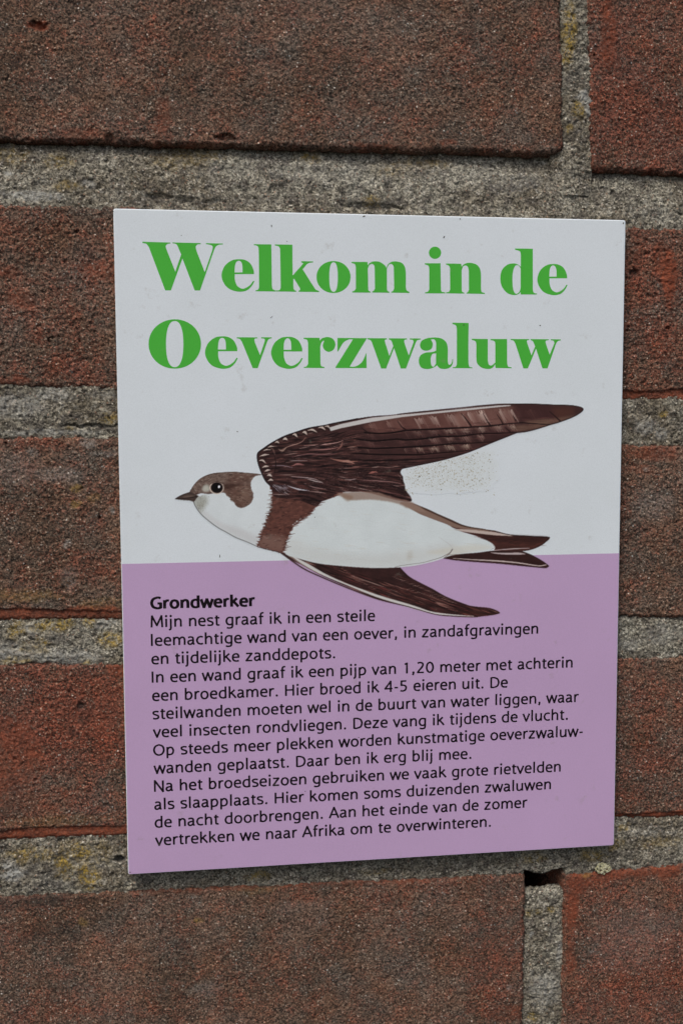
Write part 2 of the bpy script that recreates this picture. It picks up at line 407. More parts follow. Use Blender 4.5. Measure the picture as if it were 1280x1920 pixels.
def make_brick(c, base_red, rough=1.0, holes=(), seed=0, far=False, tint=0):
    """c: corners TL, TR, BR, BL in mm (X, Z)"""
    c = np.array(c, float)
    x0, x1, z0, z1 = c[:, 0].min()-2, c[:, 0].max()+2, c[:, 1].min()-2, c[:, 1].max()+2
    if far: xs = np.arange(x0, x1+3, 3.0); zs = np.arange(z0, z1+2, 2.0)
    else: xs = steps(x0, x1, FX0, FX1, holes); zs = steps(z0, z1, FZ0, FZ1)
    X, Z = np.meshgrid(xs, zs[::-1])
    d = np.full(X.shape, 1e9)
    for i in range(4):
        a, b = c[i], c[(i+1) % 4]; t = (b-a)/np.linalg.norm(b-a); n = np.array([t[1], -t[0]])
        e = (X-a[0])*n[0]+(Z-a[1])*n[1]
        if i == 0: d = e; continue
        k = 1.6                                                  # rounded corners
        h = np.clip(0.5+0.5*(d-e)/k, 0, 1)
        d = d*(1-h)+e*h-k*h*(1-h)
    d = d+0.78*fbm(X, Z, 9, seed, 4)+0.48*fbm(X, Z, 2.6, seed+3, 2)-0.9*sstep(0.35, 0.8, fbm(X, Z, 6.5, seed+70, 3))*sstep(3, 0, d)
    g = 0.35*fbm(X, Z, 34, seed+7, 3)+0.26*rough*fbm(X, Z, 5, seed+9, 4)
    gr = 0.15*noise(X, Z, 1.25, seed+11)+0.17*noise(X, Z, 0.78, seed+12)
    pr = noise(X, Z, 2.6, seed+13); g = g-0.30*rough*sstep(0.55, 0.95, pr)
    H = g+gr*rough*1.15
    pv = noise(X, Z, 4.2, seed+80)+0.35*noise(X, Z, 1.1, seed+81)
    H = H-0.8*rough*sstep(0.93, 1.12, pv)
    r = 1.3
    t = np.clip(1-d/r, 0, None)
    H = H-np.where(t <= 1, r*(1-np.sqrt(np.clip(1-t*t, 0, 1)))*0.9, 0)
    H = H-np.clip(-d, 0, None)*7
    A = {}
    ora = blobs(X, Z, ORANGE, 300)
    # ledges: below the traced line the crust has gone; bare red clay, smoother, set back
    led = np.zeros_like(X)
    for (ax, ay, bx, by) in LEDGE:
        p0 = at(ax, ay, DW); p1 = at(bx, by, DW)
        u = (X-p0[0])/(p1[0]-p0[0]); zl = p0[1]+(p1[1]-p0[1])*u+0.42*fbm(X, Z*0.4, 5, 21, 4)
        inb = ((u >= 0) & (u < 1) & (Z > zl-7)).astype(float)
        led = np.maximum(led, inb*sstep(0.20, -0.35, Z-zl))
    H = H*(1-led)+(H-gr*0.6-0.5)*led
    H = H-pitmap(X, Z, CHIPS, 77)
    A['orange'] = np.clip(np.maximum(ora, led*(0.72+0.25*fbm(X, Z, 9, 91, 3))), 0, 1)*(0.85+0.15*(tint == 0))
    arris = sstep(2.2, 0.2, d)*sstep(-0.1, 0.5, fbm(X, Z, 7, seed+31, 3))
    A['orange'] = np.maximum(A['orange'], arris*0.35)
    A['red'] = np.clip(base_red+blobs(X, Z, RED, 400, 0.7, 3)+0.42*fbm(X, Z, 20, seed+40, 4)+0.04, 0, 1)
    A['pale'] = blobs(X, Z, BPALE, 500, 0.6)
    A['lichen'] = blobs(X, Z, BLICH, 600, 0.5)
    A['dark'] = np.maximum(blobs(X, Z, BDARK, 700, 0.5), sstep(0.4, 0.8, fbm(X, Z, 6, seed+60, 3))*0.3)
    return heightmesh('brick', X, Z, H, M_brick, wall, A, back=DW+60)


def P(px, py):
    a, b = at(px, py, DW); return (float(a), float(b))


# rows of corners, in photo pixels; sides hidden behind the sign follow the half bond
LNG = 210.0
def ext(p, q, dist):
    """point `dist` mm beyond q on the line p to q"""
    p = np.array(p); q = np.array(q); u = (q-p)/np.linalg.norm(q-p); return tuple(q+u*dist)


# course 0
a, b = P(0, 262), P(1056, 287); t0, t1 = P(0, -180), P(1050, -170)
bl = ext(b, a, LNG-160)
make_brick([(bl[0], 71.0), (129.6, 76.0), b, bl], 0.02, 0.9, seed=1)
a2, b2 = P(1111, 318), P(1280, 325); br = ext(a2, b2, 180)
make_brick([(137.6, 76.0), (br[0], 79.0), br, a2], 0.45, 1.0, seed=2)
# course 1: joint hidden behind the sign
L1t, L1b = P(0, 381), P(0, 722)
R1t, R1b = P(1280, 428), P(1280, 751)
def line_pt(p, q, x):
    k = (x-p[0])/(q[0]-p[0]); return (x, p[1]+(q[1]-p[1])*k)
HO = [(9.0, 141.0)]
def course(pt, qt, pb, qb, xj0, xj1, reds, seeds, rough=1.0, xl=-195, xr=240):
    make_brick([line_pt(pt, qt, xl), line_pt(pt, qt, xj0), line_pt(pb, qb, xj0), line_pt(pb, qb, xl)], reds[0], rough, HO, seeds[0])
    make_brick([line_pt(pt, qt, xj1), line_pt(pt, qt, xr), line_pt(pb, qb, xr), line_pt(pb, qb, xj1)], reds[1], rough, HO, seeds[1])
course(L1t, R1t, P(0, 724), P(1280, 754), 22, 31, (.12, .28), (3, 4), 1.25)
course(P(0, 818), P(1280, 834), P(0, 1163), P(1280, 1158), 125, 134, (.06, .04), (5, 6), 1.1)
course(P(0, 1247), P(1280, 1232), P(0, 1577), P(1280, 1532), 20, 29, (.32, .20), (7, 8), 1.0)
# course 4
c4l, c4r = P(0, 1682), P(985, 1640)
make_brick([line_pt(c4l, c4r, -85), c4r, (122.2, -262.5), (-85, -258.0)], 0.0, 0.65, seed=9)
c4a, c4b = P(1058, 1640), P(1280, 1622)
make_brick([c4a, line_pt(c4a, c4b, 340), (340, -268.0), (135.6, -263.0)], 0.28, 0.7, seed=10)
# courses above and below the picture, and bricks to the sides
for i, (x0, x1, z0, z1) in enumerate([(-195, 15, 90, 141), (25, 235, 91, 142), (-195, 15, -328, -276), (25, 235, -331, -279), (-300, -97, 19, 71), (-300, -96, -261, -205)]):
    make_brick([(x0, z1), (x1, z1), (x1, z0), (x0, z0)], 0.3, 1, seed=20+i, far=True)


def make_mortar(pt, qt, pb, qb, x0, x1, prof, seed, holes=(), vert=False, far=False, ragged=None):
    """a joint between an upper line pt-qt and a lower line pb-qb (mm)"""
    f = far
    xs = np.arange(x0, x1+3, 3.0) if f else steps(x0, x1, FX0, FX1, holes)
    zt = max(line_pt(pt, qt, x0)[1], line_pt(pt, qt, x1)[1])+2.2; zb = min(line_pt(pb, qb, x0)[1], line_pt(pb, qb, x1)[1])-2.2
    zs = np.arange(zb, zt+2, 2.0) if f else steps(zb, zt, FZ0, FZ1)
    X, Z = np.meshgrid(xs, zs[::-1])
    if ragged is not None:      # broken upper end, a crust only, hollow behind
        Z = Z-sstep(6, 0, zt-Z)*(0.7+0.9*fbm(X, X*0, 5, 150, 2)+0.5*noise(X, X*0, 1.2, 151))
    top = pt[1]+(qt[1]-pt[1])*(X-pt[0])/(qt[0]-pt[0]); bot = pb[1]+(qb[1]-pb[1])*(X-pb[0])/(qb[0]-pb[0])
    t = np.clip((top-Z)/(top-bot), -0.2, 1.2)
    if vert: t = np.clip((X-x0)/(x1-x0), 0, 1)
    H = -np.interp(t, [p[0] for p in prof], [p[1] for p in prof])
    H = H+0.40*fbm(X, Z, 11, seed, 4)+0.46*fbm(X, Z, 2.8, seed+4, 3)+0.20*noise(X, Z, 1.25, seed+6)+0.17*noise(X, Z, 0.78, seed+7)
    pk = noise(X, Z, 1.9, seed+8); H = H-0.55*sstep(0.45, 0.95, pk)
    H = H-pitmap(X, Z, PITS, 88)
    # the hole where the mortar has fallen out of the head joint
    hx0, hz0 = at(986, 1666, DW); hx1, hz1 = at(1060, 1634, DW)
    wz = Z+0.7*fbm(X, Z, 3.0, 140, 3)+0.25*noise(X, Z, 0.9, 141)
    hm = sstep(0, .25, wz-hz0)*sstep(0, .25, hz1-wz+0.9*np.cos((X-hx0)/(hx1-hx0)*6.28+.6))*(X > hx0-0.6)*(X < hx1+0.2)
    H = H-26*hm*(ragged is None)
    if ragged is not None: H = H-0.5*sstep(1.0, 0, zt-0.7-Z)
    A = {'pale': np.clip(blobs(X, Z, MPALE, 800, 0.5)+0.12*sstep(0, .6, fbm(X, Z, 8, seed+20, 3)), 0, 1),
         'lichen': blobs(X, Z, MLICH, 900, 0.55, 1.6),
         'dark': blobs(X, Z, MDARK, 1000, 0.5)}
    return heightmesh('mortar_joint', X, Z, H, M_mortar, wall, A, back=DW+(50 if ragged is None else 4.2))


BED = [(-.2, 3.6), (0, 2.6), (.15, 1.7), (.5, .9), (.85, .55), (1.0, .35), (1.2, .6)]
BED2 = [(-.2, 2.2), (0, 0.9), (.12, .6), (.5, .4), (.85, .35), (1.0, .5), (1.2, 1.2)]
BED1 = [(-.2, 1.2), (0, 0.3), (.12, .2), (.5, .25), (.85, .3), (1.0, .4), (1.2, 1.2)]
make_mortar(P(0, 262), P(1280, 325), P(0, 381), P(1280, 428), -200, 240, BED, 41)
make_mortar(P(0, 724), P(1280, 754), P(0, 818), P(1280, 834), -200, 240, BED1, 42, HO)
make_mortar(P(0, 1163), P(1280, 1158), P(0, 1247), P(1280, 1232), -200, 240, BED2, 43, HO)
make_mortar(P(0, 1577), P(1280, 1532), P(0, 1682), P(1280, 1622), -200, 240, BED2, 44)
hx = P(1085, 250)[0]; hv = P(1022, 1750)[0]
make_mortar((125, 72), (143, 72), (125, 10), (143, 10), 128.4, 141.0, [(0, 2.2), (.2, 1.1), (.5, .5), (.8, .5), (1, .9)], 45, vert=True)
hb = float(at(1022, 1668, DW)[1])
make_mortar((118, hb-2.2), (140, hb-2.2), (118, -262), (140, -262), 119.5, 138.0, [(0, 1.9), (.2, 1.3), (.5, .8), (.8, 1.0), (1, 1.5)], 46, vert=True, ragged=1)
# solid core of the wall behind the facing bricks
cv = [(x, y, z) for x in (-320, 340) for y in (DW+58, DW+95) for z in (-345, 155)]
mesh_np('wall_core', np.array(cv)*MM-WL, [(0, 1, 3, 2), (4, 6, 7, 5), (0, 4, 5, 1), (2, 3, 7, 6), (0, 2, 6, 4), (1, 5, 7, 3)], M_mortar, wall)
make_mortar((-200, 89), (240, 91), (-200, 72), (240, 76), -300, 240, BED, 47, far=True)
make_mortar((-200, -262), (240, -266), (-200, -275), (240, -279), -300, 240, BED, 48, far=True)

# lichen cushion on the corner of the bottom right brick
def lichen(px, py, rad, n, seed, label):
    rnd = random.Random(seed); cx, cz = P(px, py)
    V = []; F = []
    for i in range(n):
        a = rnd.random()*6.283; q = rad*math.sqrt(rnd.random())
        x = cx+q*math.cos(a)*1.15; z = cz+q*math.sin(a)*0.9; s = rnd.uniform(.22, .5)*(1.2-0.5*q/rad)
        y = DW-0.25-rnd.random()*0.35*(1-q/rad)
        b = len(V); k = 6
        for j in range(k):
            t = j/k*6.283+rnd.random()*.5; rr = s*rnd.uniform(.75, 1.2)
            V.append((x+rr*math.cos(t), y+s*.5, z+rr*math.sin(t)))
        for j in range(k):
            t = j/k*6.283+rnd.random()*.4; rr = s*rnd.uniform(.45, .8)
            V.append((x+rr*math.cos(t), y-s*.35, z+rr*math.sin(t)))
        V.append((x, y-s*.5, z))
        for j in range(k):
            F += [(b+j, b+(j+1) % k, b+k+(j+1) % k), (b+j, b+k+(j+1) % k, b+k+j), (b+k+j, b+k+(j+1) % k, b+2*k)]
    m = NT('pale_lichen'); m.coords()
    m.l(m.mix(m.ramp(m.noise(1100, 2), .35, .65), (0.34, 0.32, 0.17), (0.62, 0.59, 0.42)), m.b.inputs['Base Color'])
    m.b.inputs['Roughness'].default_value = .95
    o = mesh_np('lichen', np.array(V)*MM, F, m.m)
    o['label'] = label; o['category'] = 'lichen'
lichen(1130, 1628, 2.3, 90, 5, 'small pale yellow lichen crust on the orange top corner of the lower right brick')

# ------------------------------------------------------------------ the sign
SW, SH, ST = 150.0, 192.93, 3.0
SL = np.array([SW/2*MM, ST*MM, -SH*MM])
sign = root('info_sign', 'rectangular white and purple bird information board with green heading, fixed to the brick wall', 'sign', tuple(SL))


def rrect(x0, x1, z0, z1, r, n=6):
    out = []
    for cx, cz, a0 in ((x1-r, z1-r, 0), (x0+r, z1-r, 90), (x0+r, z0+r, 180), (x1-r, z0+r, 270)):
        for k in range(n+1):
            a = math.radians(a0+90*k/n); out.append((cx+r*math.cos(a), cz+r*math.sin(a)))
    return out


def panel():
    V = []; F4 = []
    rings = [(0.0, ST), (0.0, 0.3), (0.09, 0.09), (0.3, 0.0)]
    n = None
    for ins, y in rings:
        r = rrect(ins, SW-ins, -SH+ins, -ins, 0.7-ins)
        n = len(r); V += [(x, y, z) for x, z in r]
    for k in range(len(rings)-1):
        for j in range(n):
            a, b = k*n+j, k*n+(j+1) % n
            F4.append((a, b, b+n, a+n))
    me = bpy.data.meshes.new('panel')
    me.from_pydata([tuple(Vector(v)*MM-Vector(SL)) for v in V], [], F4+[tuple(range(3*n, 4*n)), tuple(range(n-1, -1, -1))])
    me.materials.append(M_white)
    o = bpy.data.objects.new('panel', me); COL.objects.link(o); o.parent = sign
panel()


def flat(name, polys, mat, y, parent=sign, label=None):
    """polys: list of (outer, holes, dy) in mm on the sign plane -> one flat printed mesh, y mm in front of the face"""
    V = []; F = []
    for outer, holes, dy in polys:
        loops = [[Vector((p[0], p[1], 0)) for p in lp] for lp in [outer]+holes]
        tr = tessellate_polygon(loops)
        b = len(V)
        for lp in loops: V += [(p.x, -y-dy, p.y) for p in lp]
        for t in tr:
            p, q, r = (Vector(V[b+i]) for i in t)
            if (q-p).cross(r-p).y > 0: t = t[::-1]
            F.append(tuple(b+i for i in t))
    o = mesh_np(name, np.array(V)*MM-SL, np.array(F), mat, parent)
    if label: o['label'] = label
    return o


# the purple lower half, one printed sheet up to the board's bevel
zb = -SH+0.22
edge = [(x, z) for x, z in rrect(0.22, SW-0.22, zb, -50, 0.5) if z < -100]
z_l, z_r = float(at(231, 1058)[1]), float(at(1160, 1037)[1])
PZ = (z_l+z_r)/2
flat('purple_field', [([(0.22, PZ)]+edge+[(SW-0.22, PZ)], [], 0)], M_purple, 0.012)

# ---- heading: each letter is traced as an outline (sheet coordinates S px per photo px, from ox, oy)
G = {}
def glyph(key, S, ox, oy, outer, holes=()):
    f = lambda pts: np.array([(ox+x/S, oy+y/S) for x, y in pts])
    G[key] = (f(outer if isinstance(outer, np.ndarray) else path(outer)), [f(h if isinstance(h, np.ndarray) else path(h)) for h in holes])

c1 = (5.3333, 260, 440); c2 = (4.2667, 480, 440); c3 = (4.2667, 780, 450); c4 = (4.923, 260, 590); c5 = (4.5714, 500, 590); c6 = (4.4138, 770, 590)
s_ = 1
glyph('W', *c1, [(37,68),(318,76),(318,86),(288,91,1),(270,115,1),(282,155),(366,368),(425,195),(388,108),(370,90,1),(338,84),(338,75),(620,82),(620,92),(588,96,1),(570,120,1),(580,165),(660,372),(735,155),(740,120,1),(722,102,1),(672,92),(672,82),(842,86),(842,95),(800,99,1),(770,118,1),(752,155),(613,556),(560,556),(437,236),(322,555),(265,555),(102,122),(76,90,1),(37,80)])
glyph('e', *c1, [(1152,392),(1148,350,1),(1115,285,1),(1060,250,1),(1000,243,1),(930,255,1),(860,310,1),(828,400,1),(850,480,1),(905,540,1),(1000,568,1),(1080,555,1),(1130,510,1),(1157,462),(1145,458),(1115,500,1),(1070,530,1),(1030,537,1),(985,510,1),(962,450,1),(960,392)],
      [[(958,375),(962,310,1),(975,272,1),(1000,258,1),(1025,272,1),(1036,310,1),(1038,375)]])
glyph('l', *c2, [(-18,74),(122,76),(123,160),(126,400),(132,432,1),(150,443),(156,444),(156,453),(-4,451),(-4,443),(15,438,1),(24,420),(22,160),(18,100,1),(5,86,1),(-18,82)])
glyph('k', *c2, [(150,76),(290,78),(292,325),(378,228),(362,220),(362,210),(456,212),(456,220),(425,224,1),(405,235),(372,275),(474,434,1),(503,448),(503,457),(340,455),(340,446),(353,440,1),(350,425),(304,350),(297,356),(299,425,1),(308,442,1),(320,446),(320,455),(158,452),(158,444),(185,442,1),(197,425),(192,110),(180,92,1),(150,84)])
glyph('o', *c2, ell(619,337,136,128,2.05), [ell(619,337,34,118,2.5)])
glyph('m', *c2, [(762,216),(890,216),(893,243),(908,224,1),(940,212,1),(985,215,1),(1025,240,1),(1042,264),(1055,235,1),(1085,215,1),(1125,213,1),(1170,228,1),(1195,280,1),(1197,420),(1205,445,1),(1225,456),(1225,465),(1080,462),(1080,454),(1095,448,1),(1103,425),(1101,290),(1098,250,1),(1080,232,1),(1060,240,1),(1045,270),(1046,430),(1050,448,1),(1065,455),(1065,463),(928,461),(928,452),(940,447,1),(950,430),(948,290),(944,245,1),(925,232,1),(905,242,1),(893,270),(896,430),(900,447,1),(915,453),(915,462),(768,461),(768,452),(785,447,1),(797,430),(797,260),(790,235,1),(762,224)])
glyph('idot', *c3, ell(150,100,49,49))
glyph('i', *c3, [(68,184),(194,184),(196,300),(198,395),(205,412,1),(232,417),(232,425),(70,425),(70,417),(92,412,1),(104,395),(104,230),(98,205,1),(68,192)])
glyph('n', *c3, [(237,186),(360,188),(362,213),(380,193,1),(415,181,1),(455,184,1),(495,205,1),(516,255,1),(518,395),(525,415,1),(548,421),(548,430),(402,427),(402,419),(412,415,1),(421,395),(420,240),(412,212,1),(395,202,1),(375,210,1),(363,240),(364,400),(370,415,1),(384,419),(384,427),(238,425),(238,417),(260,413,1),(271,395),(270,225),(262,205,1),(237,194)])
glyph('d', *c3, [(790,66),(932,68),(932,390),(940,420,1),(965,426),(965,434),(836,434),(834,415),(815,432,1),(775,438,1),(725,420,1),(685,370,1),(672,305,1),(685,240,1),(725,198,1),(775,185,1),(810,192,1),(836,212),(836,110),(828,88,1),(790,75)],
      [[(835,225),(815,200,1),(792,205,1),(776,240,1),(769,300,1),(773,380,1),(785,418,1),(803,428,1),(825,412,1),(835,380)]])
glyph('O', *c4, ell(333,269,242,228,2.03), [ell(332,270,80,213,2.35)])
glyph('v', *c4, [(905,207),(1095,208),(1095,217),(1072,220,1),(1068,240,1),(1080,275),(1120,372),(1163,240),(1160,222,1),(1130,217),(1130,207),(1228,207),(1228,216),(1200,225,1),(1185,250),(1098,492),(1052,492),(955,255),(935,225,1),(905,216)])
glyph('r', *c5, [(315,196),(452,197),(454,220),(475,200,1),(525,190,1),(570,210,1),(588,255,1),(570,300,1),(530,317,1),(495,300,1),(480,265,1),(490,222,1),(470,235,1),(458,270),(460,420),(468,440,1),(494,447),(494,456),(318,455),(318,447),(340,442,1),(354,420),(354,240),(345,215,1),(315,205)])
glyph('z', *c5, [(606,198),(858,200),(710,444),(760,442,1),(815,405,1),(853,325),(855,456),(590,456),(588,450),(738,210),(700,212,1),(655,240,1),(610,315),(605,315)])
glyph('w', *c5, [(862,200),(1030,201),(1030,210),(1012,214,1),(1012,230,1),(1050,352),(1083,268),(1068,225,1),(1045,210),(1045,201),(1200,202),(1200,211),(1180,215,1),(1178,235,1),(1216,348),(1258,232),(1250,215,1),(1225,211),(1225,202),(1320,203),(1320,211),(1290,218,1),(1275,240),(1192,460),(1148,460),(1090,285),(1022,460),(980,460),(900,235),(885,215,1),(862,209)])
glyph('a', *c6, [(75,250,1),(90,215,1),(130,195,1),(190,187,1),(250,195,1),(290,225,1),(305,275,1),(305,385,1),(312,410,1),(325,412,1),(338,395,1),(343,365),(348,366),(345,405,1),(325,435,1),(285,448,1),(240,442,1),(215,418),(190,435,1),(140,449,1),(85,435,1),(65,385,1),(80,335,1),(125,312,1),(175,308,1),(208,297),(208,230,1),(192,203,1),(165,203),(181,240,1),(170,280,1),(130,297,1),(90,285,1)],
      [[(208,318),(180,324,1),(165,352,1),(165,400,1),(175,425,1),(190,428,1),(207,405)]])
glyph('l2', *c6, [(343,65),(478,67),(475,250),(476,400),(484,430,1),(508,435),(508,442),(345,441),(345,434),(370,430,1),(380,410),(380,115),(372,88,1),(343,74)])
glyph('u', *c6, [(503,198),(636,200),(636,380),(645,412,1),(668,418,1),(698,395),(698,240),(690,218,1),(658,208),(658,200),(795,200),(796,400),(805,428,1),(832,434),(832,442),(700,440),(697,410),(675,438,1),(640,448,1),(585,437,1),(548,400,1),(541,350),(541,240),(533,218,1),(503,207)])
glyph('w2', *c6, [(825,200),(978,201),(978,209),(960,214,1),(962,232,1),(997,335),(1027,262),(1010,220,1),(990,209),(990,201),(1140,202),(1140,210),(1118,214,1),(1115,232,1),(1148,330),(1187,235),(1180,215,1),(1157,210),(1157,202),(1240,203),(1240,211),(1215,218,1),(1200,240),(1130,443),(1088,443),(1035,280),(968,443),(930,443),(865,240),(850,215,1),(825,208)])


def place(key, box=None):
    out, holes = G[key]
    if box:
        lo = out.min(0); hi = out.max(0); k = (np.array(box[2:])-np.array(box[:2]))/(hi-lo)
        T = lambda p: np.array(box[:2])+(p-lo)*k
        out, holes = T(out), [T(h) for h in holes]
    U = lambda p: list(zip(*[v.tolist() for v in at(p[:, 0], p[:, 1])]))
    return U(out), [U(h) for h in holes]

heads = [[('W',), ('e',), ('l',), ('k',), ('o',), ('m',), ('idot',), ('i',), ('n',), ('d',), ('e', (1006.9, 494.5, 1063.6, 553.1))],
         [('O',), ('e', (384.3, 630.2, 445.7, 691.2)), ('v',), ('e', (508.1, 631.1, 567.4, 691.3)), ('r',), ('z',), ('w',), ('a',), ('l2',), ('u',), ('w2',)]]
for hl in heads:
    pol = []
    for i, it in enumerate(hl):
        o_, h_ = place(*it); pol.append((o_, h_, 0.004*(i % 2)))
    flat('heading_line', pol, M_green, 0.012)

# ---- body text: a sans drawn with strokes; coordinates in 1/1000 em of the stroke's middle line
XH = 530
FONT = {
 'a': (556, [[(98,452),(170,490,1),(258,500,1),(370,465,1),(408,360,1),(408,120,1),(428,52,1),(505,42)], [(408,300),(250,278,1),(125,235,1),(92,140,1),(145,50,1),(235,33,1),(330,75,1),(408,165)]]),
 'b': (618, [[(130,0),(130,770)], [(130,105),(205,48,1),(300,33,1),(440,90,1),(510,265,1),(445,440,1),(325,500,1),(215,455,1),(130,355)]]),
 'c': (522, [[(475,470),(400,494,1),(320,500,1),(170,440,1),(95,265,1),(170,90,1),(320,32,1),(400,38,1),(480,62)]]),
 'd': (618, [[(488,0),(488,770)], [(488,105),(413,42,1),(300,33,1),(165,90,1),(100,265,1),(165,440,1),(300,500,1),(400,490,1),(488,460)]]),
 'e': (556, [[(98,280),(468,280),(455,390,1),(390,475,1),(290,500,1),(150,440,1),(92,265,1),(155,85,1),(310,32,1),(400,38,1),(485,62)]]),
 'f': (356, [[(365,730),(295,738,1),(205,705,1),(170,600,1),(170,0)], [(45,497),(345,497)]]),
 'g': (618, [[(488,530),(488,-10),(450,-140,1),(310,-180,1),(210,-175,1),(125,-150)], [(488,105),(400,50,1),(300,40,1),(165,95,1),(100,268,1),(165,440,1),(300,500,1),(400,490,1),(488,460)]]),
 'h': (615, [[(130,0),(130,770)], [(130,350),(215,450,1),(335,500,1),(450,450,1),(487,330,1),(487,0)]]),
 'i': (292, [[(146,0),(146,530)]], [(146,695)]),
 'j': (292, [[(146,530),(146,-60),(110,-155,1),(15,-182)]], [(146,695)]),
 'k': (581, [[(130,0),(130,770)], [(460,530),(150,265)], [(245,345),(545,0)]]),
 'l': (292, [[(146,0),(146,770)]]),
 'm': (933, [[(128,0),(128,530)], [(128,350),(200,450,1),(300,500,1),(400,460,1),(430,350,1),(466-3,0)][:4]+[(464,340,1),(464,0)], [(464,350),(545,450,1),(645,500,1),(750,460,1),(802,340,1),(802,0)]]),
 'n': (615, [[(130,0),(130,530)], [(130,350),(215,450,1),(335,500,1),(450,450,1),(487,330,1),(487,0)]]),
 'o': (615, [[(308,500,1),(450,440,1),(518,265,1),(450,90,1),(308,30,1),(166,90,1),(98,265,1),(166,440,1),(308,500,1)]]),
 'p': (618, [[(130,-205),(130,530)], [(130,70),(215,38,1),(300,33,1),(445,90,1),(512,265,1),(448,440,1),(325,500,1),(215,455,1),(130,355)]]),
 'r': (406, [[(130,0),(130,530)], [(130,340),(190,440,1),(280,500,1),(395,490)]]),
 's': (496, [[(430,470),(350,493,1),(250,500,1),(125,470,1),(95,395,1),(150,320,1),(260,278,1),(385,220,1),(415,140,1),(365,55,1),(245,32,1),(150,38,1),(75,65)]]),
 't': (376, [[(172,650),(172,140,1),(200,50,1),(280,33,1),(352,45)], [(45,497),(348,497)]]),
 'u': (615, [[(128,530),(128,200,1),(165,70,1),(275,32,1),(395,80,1),(485,185)], [(485,0),(485,530)]]),
 'v': (518, [[(42,530),(258,20),(476,530)]]),
 'w': (770, [[(42,530),(212,20),(386,515),(560,20),(730,530)]]),
 'z': (536, [[(70,497),(440,497),(85,35),(470,35)]]),
 'A': (687, [[(45,0),(343,710),(642,0)], [(150,240),(536,240)]]),
 'D': (755, [[(135,0),(135,725)], [(135,690),(330,688,1),(560,595,1),(650,365,1),(560,130,1),(330,38,1),(135,36)]]),
 'G': (730, [[(635,655),(530,688,1),(420,695,1),(190,600,1),(98,362,1),(190,120,1),(410,30,1),(510,35,1),(630,75),(630,330),(440,330)]]),
 'H': (746, [[(132,0),(132,725)], [(614,0),(614,725)], [(132,385),(614,385)]]),
 'I': (292, [[(146,0),(146,725)]]),
 'M': (886, [[(105,0),(140,725),(440,120),(742,725),(780,0)]]),
 'N': (770, [[(130,0),(130,725),(640,0),(640,725)]]),
 'O': (803, [[(402,695,1),(620,600,1),(712,362,1),(620,122,1),(402,30,1),(184,122,1),(92,362,1),(184,600,1),(402,695,1)]]),
 '0': (632, [[(316,690,1),(465,600,1),(530,360,1),(465,120,1),(316,30,1),(167,120,1),(102,360,1),(167,600,1),(316,690,1)]]),
 '1': (632, [[(195,610),(350,680),(350,0)]]),
 '2': (632, [[(120,650),(210,685,1),(320,695,1),(450,640,1),(478,530,1),(400,370,1),(240,200,1),(125,38),(545,38)]]),
 '4': (632, [[(440,0),(440,700),(70,215),(560,215)]]),
 '5': (632, [[(500,688),(175,688),(165,410),(310,418,1),(440,360,1),(488,230,1),(420,90,1),(265,32,1),(100,60)]]),
 '.': (316, [], [(158,55)]),
 ',': (316, [[(165,55),(150,-40),(115,-120)]], [(158,55)]),
 '-': (360, [[(60,270),(300,270)]]),
 ' ': (316, []),
}


def ribbon(pl, wv, wh):
    """outline of a stroke with butt ends; wv, wh widths of vertical and horizontal strokes"""
    n = len(pl); L = []; Rr = []
    closed = np.linalg.norm(pl[0]-pl[-1]) < 1e-6
    for i in range(n):
        if closed:
            a = pl[i-1] if i else pl[-2]; b = pl[i+1] if i < n-1 else pl[1]
        else:
            a = pl[max(i-1, 0)]; b = pl[min(i+1, n-1)]
        d0 = pl[i]-a; d1 = b-pl[i]
        l0, l1 = np.linalg.norm(d0), np.linalg.norm(d1)
        d0 = d0/l0 if l0 > 1e-9 else d1/l1; d1 = d1/l1 if l1 > 1e-9 else d0
        t = d0+d1; tl = np.linalg.norm(t); t = t/tl if tl > 1e-3 else d0
        c = max(np.dot(t, d0), 0.33)
        w = wh+(wv-wh)*abs(t[1])
        nn = np.array([-t[1], t[0]])*w/2/c
        L.append(pl[i]+nn); Rr.append(pl[i]-nn)
    return L, Rr


def word_mesh(text, wv, wh):
    """-> vertices (x, z, layer) and quads in em/1000, advance width"""
    V = []; F = []; x = 0
    for ch in text:
        g = FONT[ch]; k = 0
        for st in g[1]:
            pl = path(st, 5, closed=False)
            keep = [0]+[i for i in range(1, len(pl)) if np.linalg.norm(pl[i]-pl[i-1]) > 1e-3]; pl = pl[keep]
            cut = [0]                                    # part the stroke at sharp corners
            for i in range(1, len(pl)-1):
                d0 = pl[i]-pl[i-1]; d1 = pl[i+1]-pl[i]
                if d0@d1 < 0.62*np.linalg.norm(d0)*np.linalg.norm(d1): cut.append(i)
            cut.append(len(pl)-1)
            for q in range(len(cut)-1):
                seg = pl[cut[q]:cut[q+1]+1].copy()
                if q > 0: u = seg[0]-seg[1]; seg[0] = seg[0]+u/np.linalg.norm(u)*wh*.34
                if q < len(cut)-2: u = seg[-1]-seg[-2]; seg[-1] = seg[-1]+u/np.linalg.norm(u)*wh*.34
                L, Rr = ribbon(seg, wv, wh); b = len(V)
                for a, c in zip(L, Rr): V += [(x+a[0], a[1], k), (x+c[0], c[1], k)]
                F += [(b+2*i, b+2*i+1, b+2*i+3, b+2*i+2) for i in range(len(L)-1)]
                k += 1
        for (dx, dz) in (g[2] if len(g) > 2 else []):
            r = wv*0.62; b = len(V); m = 12
            V += [(x+dx+r*math.cos(j*2*math.pi/m), dz+r*math.sin(j*2*math.pi/m), k) for j in range(m)]
            F += [(b, b+j, b+j+1, b+j+2) for j in range(1, m-2, 2)]
            k += 1
        x += g[0]
    return V, F, x

